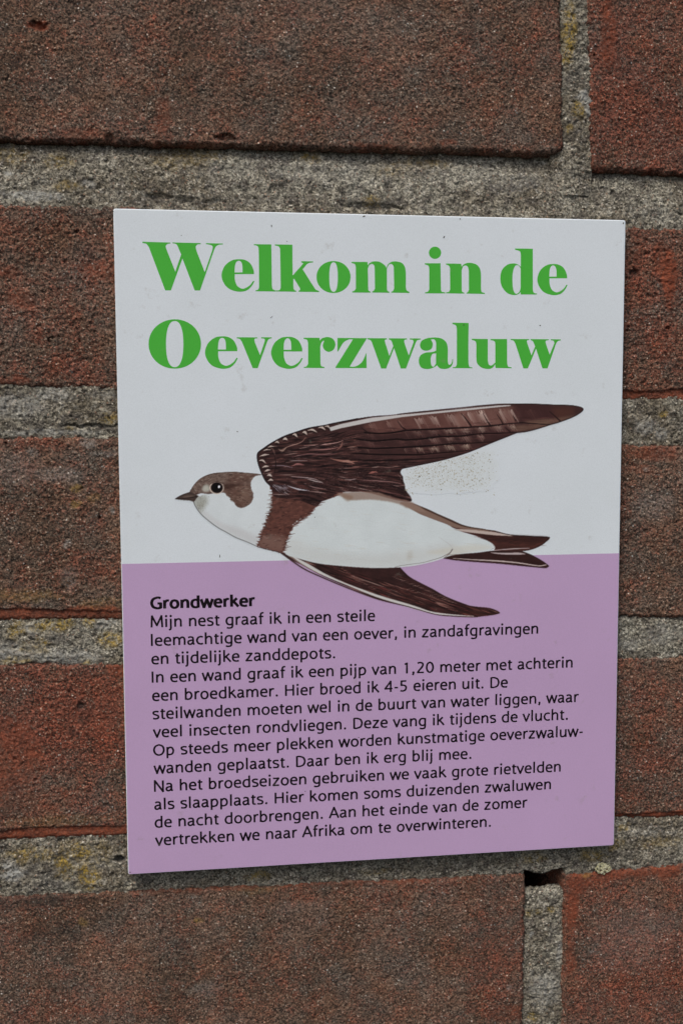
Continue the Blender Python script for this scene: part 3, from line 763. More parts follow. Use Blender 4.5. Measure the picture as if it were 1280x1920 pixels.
LINES = [  # text, photo px of the left end of the baseline and of the right end
 ('Grondwerker', 281, 1141.8, 478, 1136.8),
 ('Mijn nest graaf ik in een steile', 283.6, 1176.3, 703, 1163.7),
 ('leemachtige wand van een oever, in zandafgravingen', 284, 1210.8, 1008.6, 1186.4),
 ('en tijdelijke zanddepots.', 284, 1246, 628.3, 1234.5),
 ('In een wand graaf ik een pijp van 1,20 meter met achterin', 285.4, 1280.5, 1073.2, 1249.4),
 ('een broedkamer. Hier broed ik 4-5 eieren uit. De', 285, 1315, 951.7, 1286.8),
 ('steilwanden moeten wel in de buurt van water liggen, waar', 285.8, 1349.5, 1084.5, 1314.4),
 ('veel insecten rondvliegen. Deze vang ik tijdens de vlucht.', 285.8, 1383.7, 1064.2, 1348.5),
 ('Op steeds meer plekken worden kunstmatige oeverzwaluw-', 287.6, 1418.2, 1091.9, 1379.4),
 ('wanden geplaatst. Daar ben ik erg blij mee.', 287.2, 1451.3, 883.4, 1422.5),
 ('Na het broedseizoen gebruiken we vaak grote rietvelden', 290, 1485.8, 1050.8, 1446.8),
 ('als slaapplaats. Hier komen soms duizenden zwaluwen', 290, 1519.2, 1032.5, 1479),
 ('de nacht doorbrengen. Aan het einde van de zomer', 290.4, 1552.6, 988.3, 1513.5),
 ('vertrekken we naar Afrika om te overwinteren.', 290.8, 1586.4, 920, 1549.6),
]
for li, (t, xa, ya, xb, yb) in enumerate(LINES):
    xa_, za = at(xa, ya); xb_, zb_ = at(xb, yb)
    bold = li == 0
    wv, wh = (182, 138) if bold else (126, 104)
    V, F, adv = word_mesh(t, wv, wh)
    V = np.array(V, float)
    w0, w1 = V[:, 0].min(), V[:, 0].max()
    s = (xb_-8.0)/(w1-w0)
    z0 = -113.63-5.452*li
    X = 8.0+(V[:, 0]-w0)*s
    P3 = np.stack([X, -0.02-0.0025*V[:, 2], z0+V[:, 1]*(4.7 if bold else 4.62)/1000], 1)
    mesh_np('heading_text' if bold else 'text_line', P3*MM-SL, F, M_black, sign)

# ------------------------------------------------------------------ the printed bird: painted stroke by stroke on a numpy sheet, laid on a fine mesh
BX0, BY0, BX1, BY1, BS = 322, 748, 1100, 1164, 2.0
BW, BH = int((BX1-BX0)*BS), int((BY1-BY0)*BS)
yy, xx = np.mgrid[0:BH, 0:BW]
PXX = BX0+(xx+0.5)/BS; PYY = BY0+(yy+0.5)/BS           # photo px of every dot of the sheet
pic = np.where((at(PXX, PYY)[1] < PZ)[..., None], np.array(PURPLE, float), np.array(WHITE, float)); alpha = np.zeros((BH, BW))
rng = np.random.RandomState(3)
LOCK = [False]; clip = [None]      # painting kept inside what is already there


def win(p, pad):
    x0 = max(int((p[:, 0].min()-pad-BX0)*BS), 0); x1 = min(int((p[:, 0].max()+pad-BX0)*BS)+1, BW)
    y0 = max(int((p[:, 1].min()-pad-BY0)*BS), 0); y1 = min(int((p[:, 1].max()+pad-BY0)*BS)+1, BH)
    return slice(y0, max(y1, y0)), slice(x0, max(x1, x0))


def inside(poly, X, Y):
    r = np.zeros(X.shape, bool)
    for i in range(len(poly)):
        (x0, y0), (x1, y1) = poly[i-1], poly[i]
        if y0 == y1: continue
        c = (Y >= min(y0, y1)) & (Y < max(y0, y1))
        r ^= c & (X < x0+(Y-y0)*(x1-x0)/(y1-y0))
    return r


def blur(a, n):
    """n = 1: slight edge softening; larger: gaussian of n/2 photo px"""
    s = 0.8 if n <= 1 else n*0.55*BS*0.9
    r = int(3*s)+1; k = np.exp(-0.5*(np.arange(-r, r+1)/s)**2); k /= k.sum()
    for ax in (0, 1):
        o = np.zeros_like(a); N = a.shape[ax]
        for i, kv in enumerate(k):
            d = i-r
            if abs(d) >= N: continue
            sl = [slice(None)]*2; dl = [slice(None)]*2
            sl[ax] = slice(max(0, -d), N-max(0, d)); dl[ax] = slice(max(0, d), N+min(0, d))
            o[tuple(dl)] += kv*a[tuple(sl)]
        a = o
    return a


def pmask(pts, soft=1, jag=0, jwl=4, seed=0, sm=True):
    pl = path([(*p[:2], 1) if sm and len(p) == 2 else p[:2] for p in pts]) if not isinstance(pts, np.ndarray) else pts
    w = win(pl, 3+jag*2+(soft*1.8 if soft > 1 else 0))
    X, Y = PXX[w], PYY[w]
    if jag:
        dx = jag*noise(X*0.35, Y, jwl, seed); X = X+dx*1.6; Y = Y+0.4*jag*noise(X, Y, jwl, seed+1)
    m = blur(inside(pl, X, Y).astype(float), soft)
    return w, m


def fill(pts, col, a=1.0, tex=None, **kw):
    """col in the colours the print shows; tex(X, Y) -> multiplies"""
    w, m = pmask(pts, **kw)
    c = np.array(col, float)*np.ones(m.shape+(3,))
    if tex is not None: c = c*tex(PXX[w], PYY[w])[..., None]
    if clip[0] is not None: m = m*clip[0][w]
    put(w, m*a, c)


def put(w, m, c):
    pic[w] = pic[w]*(1-m[..., None])+c*m[..., None]
    alpha[w] = np.maximum(alpha[w], m) if not LOCK[0] else alpha[w]


def stroke(pts, w0, w1, col, a=1.0, mid=None):
    """tapering brush line through pts (photo px), widths w0 -> w1"""
    p = np.array(pts, float)
    W = win(p, max(w0, w1, mid or 0)+1)
    X, Y = PXX[W], PYY[W]
    if X.size == 0: return
    best = np.full(X.shape, 1e9)
    L = np.concatenate([[0], np.cumsum(np.linalg.norm(np.diff(p, axis=0), axis=1))]); T = L[-1] or 1
    for i in range(len(p)-1):
        a0, d = p[i], p[i+1]-p[i]; dd = d@d
        if dd < 1e-9: continue
        t = np.clip(((X-a0[0])*d[0]+(Y-a0[1])*d[1])/dd, 0, 1)
        dist = np.hypot(X-a0[0]-t*d[0], Y-a0[1]-t*d[1])
        u = (L[i]+t*math.sqrt(dd))/T
        wd = w0+(w1-w0)*u
        if mid is not None: wd = np.where(u < .5, w0+(mid-w0)*u*2, mid+(w1-mid)*(u-.5)*2)
        best = np.minimum(best, dist-wd/2)
    m = np.clip(0.5-best*BS*0.9, 0, 1)*a
    if clip[0] is not None: m = m*clip[0][W]
    put(W, m, np.array(col, float))


def curve(pts, n=6): return path([(*p, 1) for p in pts], n, closed=False)


def crop(S_, ox, oy): return lambda pts: [(ox+p[0]/S_, oy+p[1]/S_)+tuple(p[2:]) for p in pts]
k1 = crop(5.3333, 320, 860); k2 = crop(6.4, 470, 770); k3 = crop(5.3333, 640, 740); k4 = crop(5.12, 860, 740)
k5 = crop(4.129, 740, 920); k6 = crop(5.3333, 520, 1020); k7 = crop(5.818, 740, 1020)
DARK = (44, 28, 27); BR = (74, 50, 46)


def mott(wl, amp, seed, sx=1.0, sy=1.0):
    return lambda X, Y: 1+amp*fbm(X*sx, Y*sy, wl, seed, 3)


def full(pts, **kw):
    w, m = pmask(pts, **kw); f = np.zeros((BH, BW)); f[w] = m; return f

# ---- beige scuff on the white, and the lower (far) wing
fill([(756,884),(800,870),(850,858),(905,846),(926,850),(928,880),(918,910),(870,918),(800,920),(768,915)], (178, 182, 174), .20, tex=mott(10, .06, 77), jag=6, jwl=12, soft=7)
lw = k6([(30,85),(100,95),(200,135),(400,175),(640,215),(900,232),(1210,232)])+k7([(55,255),(150,350),(250,410),(400,485),(560,575),(760,655),(850,680),(1040,700),(1145,752),(1040,780),(880,797),(780,792),(600,782),(480,770),(250,710),(0,645)])+k6([(1000,550),(700,430),(450,320),(250,215),(100,140)])
fill(lw, (56, 36, 35), tex=mott(14, .25, 5, .6, 1))
f = full(lw); clip[0] = f; LOCK[0] = True
for i in range(190):      # feathers run along the wing
    x = rng.uniform(560, 915); u = (x-540)/395
    yc = np.interp(x, [545, 600, 650, 700, 760, 820, 870, 935], [1045, 1066, 1085, 1098, 1112, 1128, 1143, 1150])
    y = yc+rng.normal()*14*(1-u*.7)
    l = rng.uniform(10, 42); sl = 0.42-0.10*u
    c = [(104, 68, 60), (136, 104, 96), (22, 12, 12), (108, 56, 54), (26, 14, 14), (84, 50, 46)][rng.randint(6)]
    stroke([(x, y), (x+l*.5, y+l*.5*sl+1), (x+l, y+l*sl)], .4, .4, c, rng.uniform(.4, .85), mid=rng.uniform(.8, 2.4))
for a, b, n in (((735, 1081), (838, 1124), 30), ((762, 1105), (852, 1131), 24), ((640, 1068), (700, 1105), 14)):
    for t in np.linspace(0, 1, n):
        x = a[0]+(b[0]-a[0])*t; y = a[1]+(b[1]-a[1])*t+rng.normal()*.8
        stroke([(x, y), (x+6, y-.5+rng.normal()*.5)], 1.1, .4, (150, 128, 120), rng.uniform(.25, .7))
stroke(curve([(660, 1080), (700, 1094), (745, 1110)]), .8, .5, (140, 118, 110), .8, mid=1.8)
for dy in (8, 17, 27):
    stroke(curve([(600, 1052+dy), (700, 1074+dy*1.3), (800, 1106+dy), (880, 1140+dy*.3)]), .8, 1.2, (28, 17, 17), .7)
stroke(curve(k7([(50, 258), (150, 350), (250, 410), (400, 485), (560, 575), (760, 655), (900, 688)])), 2.2, 1.5, (36, 22, 20), .9)
stroke(curve(k7([(1145, 752), (1000, 765), (860, 750), (700, 740)])), 3, 6, (50, 32, 28), .7)
clip[0] = None; LOCK[0] = False
wl_ = k6([(140, 118), (300, 195), (450, 283), (650, 378), (900, 473), (1100, 540), (1280, 592)])+k7([(250, 688), (400, 738), (600, 766), (800, 783), (860, 787)])
wl2 = k7([(860, 793), (600, 779), (400, 760), (200, 708), (60, 665)])+k6([(1280, 618), (1000, 535), (700, 415), (450, 312), (250, 203)])
fill(wl_+wl2, (188, 187, 184), .97)
stroke(curve(k6([(40, 92), (250, 240), (450, 335), (700, 440), (1000, 552), (1280, 620)])+k7([(250, 715), (480, 775), (780, 796), (900, 797)])), 3.0, 1.4, (62, 46, 46), .95)
stroke(curve(k6([(120, 118), (250, 210), (400, 290)])), 3.0, 1.0, (120, 105, 98), .8)

# ---- tail
lt = k5([(355,515),(500,490),(640,480),(760,465),(900,468),(980,470),(1060,500),(1140,545),(1190,583),(1165,598),(1000,582),(800,562),(600,548),(450,535)])
fill(lt, (54, 33, 31), tex=mott(10, .2, 8, .5, 1))
fill(k5([(740,478),(830,482),(960,480),(1010,492),(900,496),(790,490)]), (176, 165, 165), .9)
stroke(curve(k5([(450,524),(600,534),(800,545),(960,560),(1110,582),(1170,575)])), .8, 1.6, (178, 164, 160), .95, mid=2.6)
stroke(curve(k5([(360,518),(450,536),(600,550),(800,564),(1000,584),(1165,598),(1188,585)])), .8, 1.2, (48, 30, 32), .95)
stroke(curve(k5([(1190,583),(1140,545),(1060,500),(980,468)])), 1.4, 1, (40, 25, 24), .9)
ut = k5([(130,95),(240,140),(350,192),(480,252),(600,288),(700,303),(780,312),(900,343),(1040,352),(1195,360),(1150,410),(1080,447),(1000,467),(850,468),(770,462),(775,440),(740,400),(640,355),(560,330),(460,300),(420,268),(300,222),(150,162),(40,95)])
fill(ut, (70, 44, 39), tex=mott(12, .2, 9, .5, 1))
fill(k5([(640,350),(760,395),(900,400),(1100,400),(1190,364),(1040,352),(800,345)]), (52, 32, 30), .7, soft=4)
fill(k5([(470,297),(560,300),(640,303),(780,322),(920,348),(800,347),(650,332),(520,315)]), (176, 162, 154), .95)
fill(k5([(130,97),(240,142),(350,194),(480,254),(600,290),(700,306),(740,318),(600,304),(470,288),(420,266),(300,222),(150,162),(40,95)]), (120, 102, 90), .9, jag=1.5)
stroke(curve(k5([(200, 128), (300, 172), (420, 225), (540, 275), (700, 300)])), 2.5, 1.2, (70, 50, 42), .85, mid=4)
stroke(curve(k5([(120, 95), (240, 138), (350, 190), (480, 250), (600, 286), (780, 312)])), .8, 1.0, (50, 36, 30), .9)
stroke(curve(k5([(780,318),(900,343),(1040,352),(1195,361)])), 1.4, 1.6, (34, 21, 20), .9)
stroke(curve(k5([(1195,361),(1150,410),(1080,447),(1000,466)])), 1.6, 1.0, (44, 27, 25), .9)
stroke(curve(k5([(770,462),(850,455),(960,448),(1040,446)])), 1.4, 1.0, (165, 152, 152), .85, mid=2.2)
stroke(curve(k5([(770,470),(850,474),(900,466),(990,470)])), 1.0, 1.0, (40, 30, 34), .8)
for i in range(90):
    x = rng.uniform(870, 1015); y = 1004+(x-870)*.03+rng.uniform(2, 22)
    stroke([(x, y), (x+rng.uniform(6, 18), y-rng.uniform(0, 3))], .4, .4, [(104, 62, 50), (36, 22, 22), (90, 54, 46)][rng.randint(3)], .35, mid=1.1)

# ---- belly, undertail and throat
belly = [(600,945),(632,927),(650,930),(673,927),(695,936),(720,937),(750,944),(794,968),(825,980),(850,990),(887,1006),(915,1015),(927.5,1026),(915,1032),(880,1037),(848,1041),(822,1050),(800,1056),(775,1061),(745,1064),(700,1065),(650,1062),(600,1057),(562,1048),(534,1037),(539,1010),(553,981),(580,965)]
BEL = (188, 196, 197)
fill(belly, BEL, tex=mott(40, .03, 11))
clip[0] = full(belly); LOCK[0] = True
for i in range(260):
    x = rng.uniform(540, 900); y = rng.uniform(930, 1062); l = rng.uniform(8, 26)
    stroke([(x, y), (x+l, y+l*.12)], .4, .4, [(172, 176, 174), (200, 206, 206), (178, 174, 164)][rng.randint(3)], rng.uniform(.08, .3)*(1.5 if y > 1015 else .8), mid=1.6)
fill([(535,1035),(545,1010),(600,1030),(700,1040),(780,1030),(850,1020),(848,1040),(775,1060),(700,1064),(600,1056)], (176, 176, 172), .45, soft=14)
fill([(800,1035),(880,1022),(925,1026),(880,1036),(840,1040)], (182, 178, 164), .5, soft=5)
fill([(764,1036),(773,1033),(771,1049),(763,1051)], (150, 142, 128), .28, soft=5)
stroke(curve(k5([(0,592),(60,578),(200,560),(280,540),(360,515),(430,478)])), .8, 1.2, (100, 92, 92), .8)
stroke(curve(k5([(430,480),(445,450),(420,415),(340,360)])), 1.6, .5, (164, 164, 162), .6)
stroke(curve(k5([(380,520),(420,490),(444,455)])), 1.0, 2.4, (90, 82, 80), .7)
stroke(curve(k5([(400,495),(560,490),(700,474),(775,440)])), 1, .8, (120, 104, 92), .7)
stroke(curve(k5([(775,440),(740,400),(640,355),(560,330),(460,300)])), 1.0, 1.0, (120, 104, 96), .55)
clip[0] = None; LOCK[0] = False
thr = k1([(225,425),(270,380),(400,350),(545,345),(640,450),(705,480),(800,440),(820,360),(800,250),(815,195),(850,168),(905,165),(950,215),(985,280),(1005,355),(1012,430),(985,520),(950,610),(930,690),(892,760),(870,830),(868,880),(760,830),(650,785),(560,735),(470,685),(380,620),(300,550),(250,480)])
fill(thr, (190, 197, 199), tex=mott(30, .025, 12))
clip[0] = full(thr); LOCK[0] = True
fill(k1([(870,860),(880,790),(700,700),(500,640),(330,520),(300,550),(380,620),(470,685),(650,785)]), (172, 172, 172), .6, soft=7)
fill(k1([(225,425),(270,375),(350,370),(370,430),(330,500),(290,540),(250,490)]), (128, 128, 116), .6, soft=7)
for i in range(240):
    x, y = rng.normal(290, 42), rng.normal(440, 50)
    if y > 560-abs(x-290): continue
    a, b = 320+x/5.333, 860+y/5.333
    stroke([(a, b), (a+rng.uniform(-1.5, 1.5), b+rng.uniform(.5, 2))], .6, .5, [(80, 76, 66), (150, 150, 138), (110, 104, 92)][rng.randint(3)], .45)
clip[0] = None; LOCK[0] = False
stroke(curve(k1([(228,430),(250,480),(300,550),(380,622),(470,688),(560,738),(650,788),(760,832),(868,880)])), 1.8, 1.6, (82, 84, 84), .85)

# ---- breast band
band = k1([(1000,270),(1008,355),(1012,430),(990,520),(958,600),(935,680),(892,760),(872,830),(866,880),(950,905),(1040,925),(1110,945),(1140,920),(1150,850),(1178,770),(1215,690),(1245,635)])+[(579,965),(598,942),(618,934),(640,925),(620,905),(520,905)]
fill(band, (88, 60, 53), jag=3.4, jwl=2.6, seed=30, tex=mott(9, .22, 13, 1, 1))
clip[0] = full(band, jag=3.4, jwl=2.6, seed=30); LOCK[0] = True
fill(k1([(875,870),(900,780),(1000,760),(1140,800),(1130,930),(950,905)]), (112, 92, 84), .75, soft=8)
for i in range(420):
    x = rng.uniform(482, 632); y = rng.uniform(922, 1036)
    l = rng.uniform(3, 11)
    low = y > 1002
    c = [(118, 82, 72), (58, 36, 33), (44, 28, 27), (104, 68, 60)][rng.randint(4)] if not low else [(126, 106, 98), (84, 66, 60), (98, 78, 72), (70, 50, 46)][rng.randint(4)]
    stroke([(x, y), (x+l, y-l*.12+rng.normal()*.8)], .8, .3, c, rng.uniform(.4, .85), mid=1.8)
clip[0] = None; LOCK[0] = False
for t in np.linspace(0, 1, 46):        # combed feather ends along both edges of the band
    x = np.interp(t, [0, .3, .55, .8, 1], [508, 507, 498, 488, 483]); y = 926+t*97
    if t < .93: stroke([(x+4, y), (x-rng.uniform(0, 8), y+rng.uniform(-.5, 2.5))], 1.8, .4, [(70, 48, 42), (96, 70, 62), (60, 52, 48)][rng.randint(3)], .8)
    x = np.interp(t, [0, .2, .45, .7, 1], [634, 604, 577, 549, 533]); y = np.interp(t, [0, .2, .45, .7, 1], [928, 940, 966, 988, 1033])
    stroke([(x-4, y+.6), (x+rng.uniform(0, 11), y-rng.uniform(-.6, 3.2))], 2.2, .4, [(80, 48, 42), (60, 38, 34), (98, 66, 58)][rng.randint(3)], .8)
stroke(curve(k1([(866,880),(950,905),(1040,925),(1110,945)])), 1.2, 1.6, (52, 40, 38), .9)

# ---- crown, ear patch, beak, eye
head = k1([(190,338),(230,268),(300,198),(400,153),(520,138),(640,133),(760,143),(860,152),(905,162),(850,172),(817,200),(800,250),(806,300),(826,360),(815,420),(780,462),(715,492),(665,482),(640,450),(610,405),(560,370),(545,347),(520,338),(440,345),(380,352),(300,345),(250,362)])
fill(head, (98, 86, 79), jag=.5, jwl=3, seed=40, tex=mott(7, .22, 14))
clip[0] = full(head, jag=.5, jwl=3, seed=40); LOCK[0] = True
fill(k1([(540,290),(640,260),(800,270),(820,380),(770,460),(690,485),(620,420),(550,350)]), (84, 60, 51), .6, soft=10)
fill(k1([(620,150),(860,150),(900,165),(800,210),(700,240),(560,230)]), (86, 64, 56), .7, soft=8)
fill(k1([(690,290),(760,280),(790,380),(740,450),(690,400)]), (120, 104, 92), .5, soft=9)
for i in range(620):
    x = rng.uniform(356, 492); y = rng.uniform(884, 953); l = rng.uniform(3, 8)
    ang = 0.9-(x-356)/136*1.1 if y > 905 else -(0.55-(x-356)/136*.6)
    c = [(140, 128, 116), (66, 52, 46), (88, 74, 66), (54, 42, 38), (122, 108, 98)][rng.randint(5)]
    stroke([(x, y), (x+l*math.cos(ang), y+l*math.sin(ang))], .5, .3, c, rng.uniform(.3, .7), mid=1.4)
fill(k1([(530,265),(600,248),(720,262),(640,280),(545,312)]), (52, 34, 28), .6, soft=3)
stroke(curve(k1([(250,345),(330,352),(400,350)])), 2.2, 3, (66, 46, 40), .7)
clip[0] = None; LOCK[0] = False
stroke(curve(k1([(195,335),(230,268),(300,198),(400,153),(520,138),(640,133),(760,143),(860,152),(930,163)])), 1.0, .8, (58, 44, 38), .85)
for i in range(34):
    t = rng.rand(); x, y = np.array(k1([(600+t*130, 400+t*85)]))[0]
    stroke([(x, y), (x-rng.uniform(0, 3.5), y+rng.uniform(1, 3))], 1.6, .4, (84, 66, 56), .8)
fill(k1([(315,300),(330,270),(365,262),(388,285),(385,320),(350,332),(322,322)]), (168, 168, 158), .9, soft=3)
fill(k1([(45,402),(100,368),(150,348),(195,335),(235,350),(278,374),(255,400),(232,430),(190,420),(120,414)]), (66, 58, 54))
fill(k1([(110,385),(170,365),(240,372),(180,388)]), (104, 94, 86), .7, soft=2)
stroke(curve(k1([(50,403),(110,400),(180,392),(262,378)])), 1, 1.6, (28, 20, 18), .85)
stroke(curve(k1([(45,402),(100,368),(150,348),(195,335)])), 1, 1.0, (40, 32, 30), .8)
fill(ell(*k1([(459, 291)])[0], 13.4, 11.8), (186, 174, 162))
fill(ell(*k1([(461, 290)])[0], 11.6, 10.4), (52, 36, 34))
fill(ell(*k1([(462, 290)])[0], 10.2, 9.4), (15, 7, 8))
fill(ell(*k1([(463, 292)])[0], 6, 5.5), (6, 2, 3), .9, soft=2)
fill(ell(*k1([(483, 281)])[0], 2.1, 2.6), (216, 216, 220))
stroke(curve(k1([(400,250),(460,228),(520,250)])), 1.2, 1.2, (44, 30, 26), .8)

# ---- upper (near) wing
uw = [(592,949),(560,938),(530,934),(513,930)]+k2([(240,905),(180,845),(130,745),(92,640),(78,560),(88,505),(150,455),(250,388),(400,308),(550,255),(700,208),(880,177),(1000,150),(1280,95)])+k3([(300,220),(560,195),(700,178),(980,150)])+k4([(0,130),(180,108),(380,90),(500,88),(700,88),(900,96),(1100,105),(1192,137),(1120,200),(980,257),(870,290),(760,325),(650,353),(550,365)])+k4([(480,395),(300,467),(130,537),(0,582)])+k3([(1000,655),(780,702),(610,737,1)])+k3([(588,775),(612,820),(617,860),(632,900),(640,950),(690,1020),(690,1070),(560,1057),(420,1022),(250,977),(100,970),(0,975)])+k2([(1040,990),(940,1052),(850,1087)])
fill(uw, (62, 42, 41), tex=mott(16, .2, 15, .5, 1))
UWM = full(uw); clip[0] = UWM; LOCK[0] = True
# broad tones
fill(k3([(230,300),(700,200),(1280,160),(1280,320),(900,345),(650,355),(380,385)])[:7], (98, 70, 64), .85, soft=6)
fill(k4([(0,160),(400,120),(560,120),(560,270),(300,300),(0,318)]), (116, 88, 80), .75, soft=6)
fill(k4([(520,110),(760,100),(1000,110),(1120,125),(1000,190),(880,240),(700,250),(560,230)]), (66, 42, 42), .85, soft=8)
fill(k4([(900,130),(1080,125),(1100,180),(980,230),(920,200)]), (84, 56, 44), .6, soft=8)
fill(k4([(620,260),(800,235),(950,225),(1120,190),(1170,145),(1100,205),(980,252),(870,285),(760,282)]), (120, 104, 86), .6, soft=4)
fill(k4([(500,300),(700,285),(860,290),(760,320),(560,352)]), (110, 92, 78), .7, soft=4)


def yl(ctrl): 
    c = np.array(ctrl); return lambda x: np.interp(x, c[:, 0], c[:, 1])
TOPW = yl([(620,806),(640,802),(696,791),(752,783),(790,778),(880,770),(935,764),(1036,764)])
R1 = yl([(660,812),(683,811),(711,813),(737,811),(762,806.6),(809,804.7),(860,802),(918,798.6),(948,794.7),(977,792.3),(1008,794.7),(1030,796)])
R2 = yl([(640,820),(659,822.5),(702,827),(745,823),(760,825),(794,822.5),(827,818),(860,818),(899,813),(938,812),(967,811)])
R3 = yl([(640,837),(702,841),(762,838.4),(809,835.6),(846,832),(899,830),(924,828)])
R4 = yl([(640,849),(715,852.5),(786,852.5),(827,848.8),(865,846),(886,843)])
R5 = yl([(640,862),(715,864),(760,862),(800,860),(840,857)])
R6 = yl([(640,874),(706,874),(752,876)])


def hatch(x0, x1, top, bot, step, col, a, lean, w=1.0, var=.25):
    x = x0
    while x < x1:
        t0 = top(x)+1.2; b0 = bot(x)-1.2; h = b0-t0
        if h > 1.5:
            e = min(rng.uniform(.55, 1), 1); s0 = rng.uniform(0, .25)
            aa = a*rng.uniform(1-2*var, 1)*(0.55+0.45*math.sin(x*.21+1))
            stroke([(x+lean*h*s0, t0+h*s0), (x+lean*h*e, t0+h*e)], w, w*.4, col, min(max(aa*1.35, .05), 1))
        x += step*rng.uniform(.8, 1.2)
for rows, c0 in (((TOPW, R1), (58, 34, 33)), ((R1, R2), (56, 34, 34)), ((R2, R3), (60, 36, 36)), ((R3, R4), (52, 34, 32)), ((R4, R5), (56, 34, 34)), ((R5, R6), (44, 30, 29))):
    hatch(655, 1040 if rows[0] is TOPW else (1000 if rows[0] is R1 else 920), rows[0], rows[1], 3.2, c0, .55, .55, 1.1)
LT = (172, 152, 140)
hatch(690, 702, TOPW, R1, 1.8, LT, .45, .55); hatch(722, 748, TOPW, R1, 1.9, LT, .55, .55); hatch(775, 815, TOPW, R1, 1.9, (192, 172, 160), .85, .55)
hatch(830, 866, TOPW, R1, 1.8, (184, 166, 154), .8, .55); hatch(874, 906, TOPW, R1, 1.8, (204, 184, 172), .9, .55); hatch(932, 958, TOPW, R1, 1.8, (198, 180, 168), .9, .55)
hatch(965, 1010, TOPW, R1, 2.6, (104, 80, 72), .5, .55)
hatch(758, 824, R1, R2, 2.0, LT, .5, .6); hatch(828, 918, R1, R2, 1.9, (190, 172, 156), .85, .6); hatch(918, 962, R1, R2, 2.0, (190, 170, 154), .8, .6); hatch(665, 702, R1, R2, 2.0, (140, 116, 108), .45, .5)
hatch(652, 700, R2, R3, 2.0, (136, 112, 104), .5, .6); hatch(735, 800, R2, R3, 2.0, (128, 98, 92), .5, .6); hatch(805, 905, R2, R3, 1.8, (170, 146, 134), .7, .6)
hatch(655, 690, R3, R4, 1.9, (140, 120, 108), .5, .6); hatch(756, 784, R3, R4, 1.9, LT, .6, .6); hatch(784, 880, R3, R4, 1.9, (196, 176, 156), .9, .65)
hatch(650, 780, R4, R5, 2.6, (120, 92, 84), .35, .6); hatch(650, 760, R5, R6, 2.6, (112, 88, 84), .35, .6)
for i in range(360):        # washes along the long feathers
    x = rng.uniform(650, 1075); rows = [R1, R2, R3, R4, R5, R6]
    j = rng.randint(len(rows)); y = rows[j](x)-rng.uniform(1, 13)
    if x > 960 and j > 0: continue
    l = rng.uniform(8, 34)
    stroke([(x, y), (x+l, y-l*.05*(1 if x > 750 else 0))], .4, .4, [(96, 62, 58), (112, 76, 70), (42, 26, 27), (50, 30, 30), (84, 52, 50)][rng.randint(5)], rng.uniform(.2, .5), mid=rng.uniform(.8, 1.8))
for Rr_, x0, x1, ww in ((R1, 683, 1030, 2.4), (R2, 655, 968, 2.6), (R3, 645, 924, 2.6), (R4, 645, 886, 2.4), (R5, 645, 838, 2.4), (R6, 645, 756, 2.4)):
    xs = np.linspace(x0, x1, 40)
    stroke([(x, float(Rr_(x))) for x in xs], ww*1.2, 1.2, (24, 12, 13), .96, mid=ww*1.25)
    stroke([(x, float(Rr_(x))+2.2) for x in xs], .6, .4, (112, 82, 76), .45)
for t in [k3([(560,262),(600,320),(645,352)]), k3([(960,392),(985,412),(1010,416)]), k3([(748,545),(765,582)]), k3([(1195,185),(1250,250),(1285,300)]), k4([(30,190),(80,250),(115,298)]), k4([(445,315),(490,355)]), k4([(870,160),(920,205),(972,252)]), k3([(200,330),(270,385)]), k4([(230,180),(270,250),(300,290)]), k4([(365,190),(400,240),(420,275)]), k4([(520,200),(545,250)])]:
    stroke(t, 1.0, 2.8, (34, 18, 19), .88)
# inner wing: coverts and secondaries, a dense tangle of short dark and light strokes
def fan(x, y): return (0.10 if y > 890 else -0.02)+(y-880)*0.0035*(1 if x > 600 else .6)-(0.0 if x > 560 else (y-860)*.002)
for i in range(1500):
    x = rng.uniform(490, 768); y = rng.uniform(812, 940)
    if x > 655 and y < 862: continue
    a = fan(x, y)+rng.normal()*.035+0.05*math.sin(y*.55); l = rng.uniform(10, 36)
    u = rng.rand()
    c = (26, 16, 17) if u < .46 else (86, 56, 52) if u < .68 else (104, 74, 68) if u < .78 else (58, 38, 37) if u < .94 else (140, 122, 116)
    if (y*.115+x*.006) % 1 < .2 and u < .8: c = (24, 14, 15)
    stroke([(x, y), (x+l*math.cos(a), y+l*math.sin(a))], .4, .4, c, rng.uniform(.4, .85) if u < .90 else rng.uniform(.35, .75), mid=rng.uniform(1.0, 2.6))
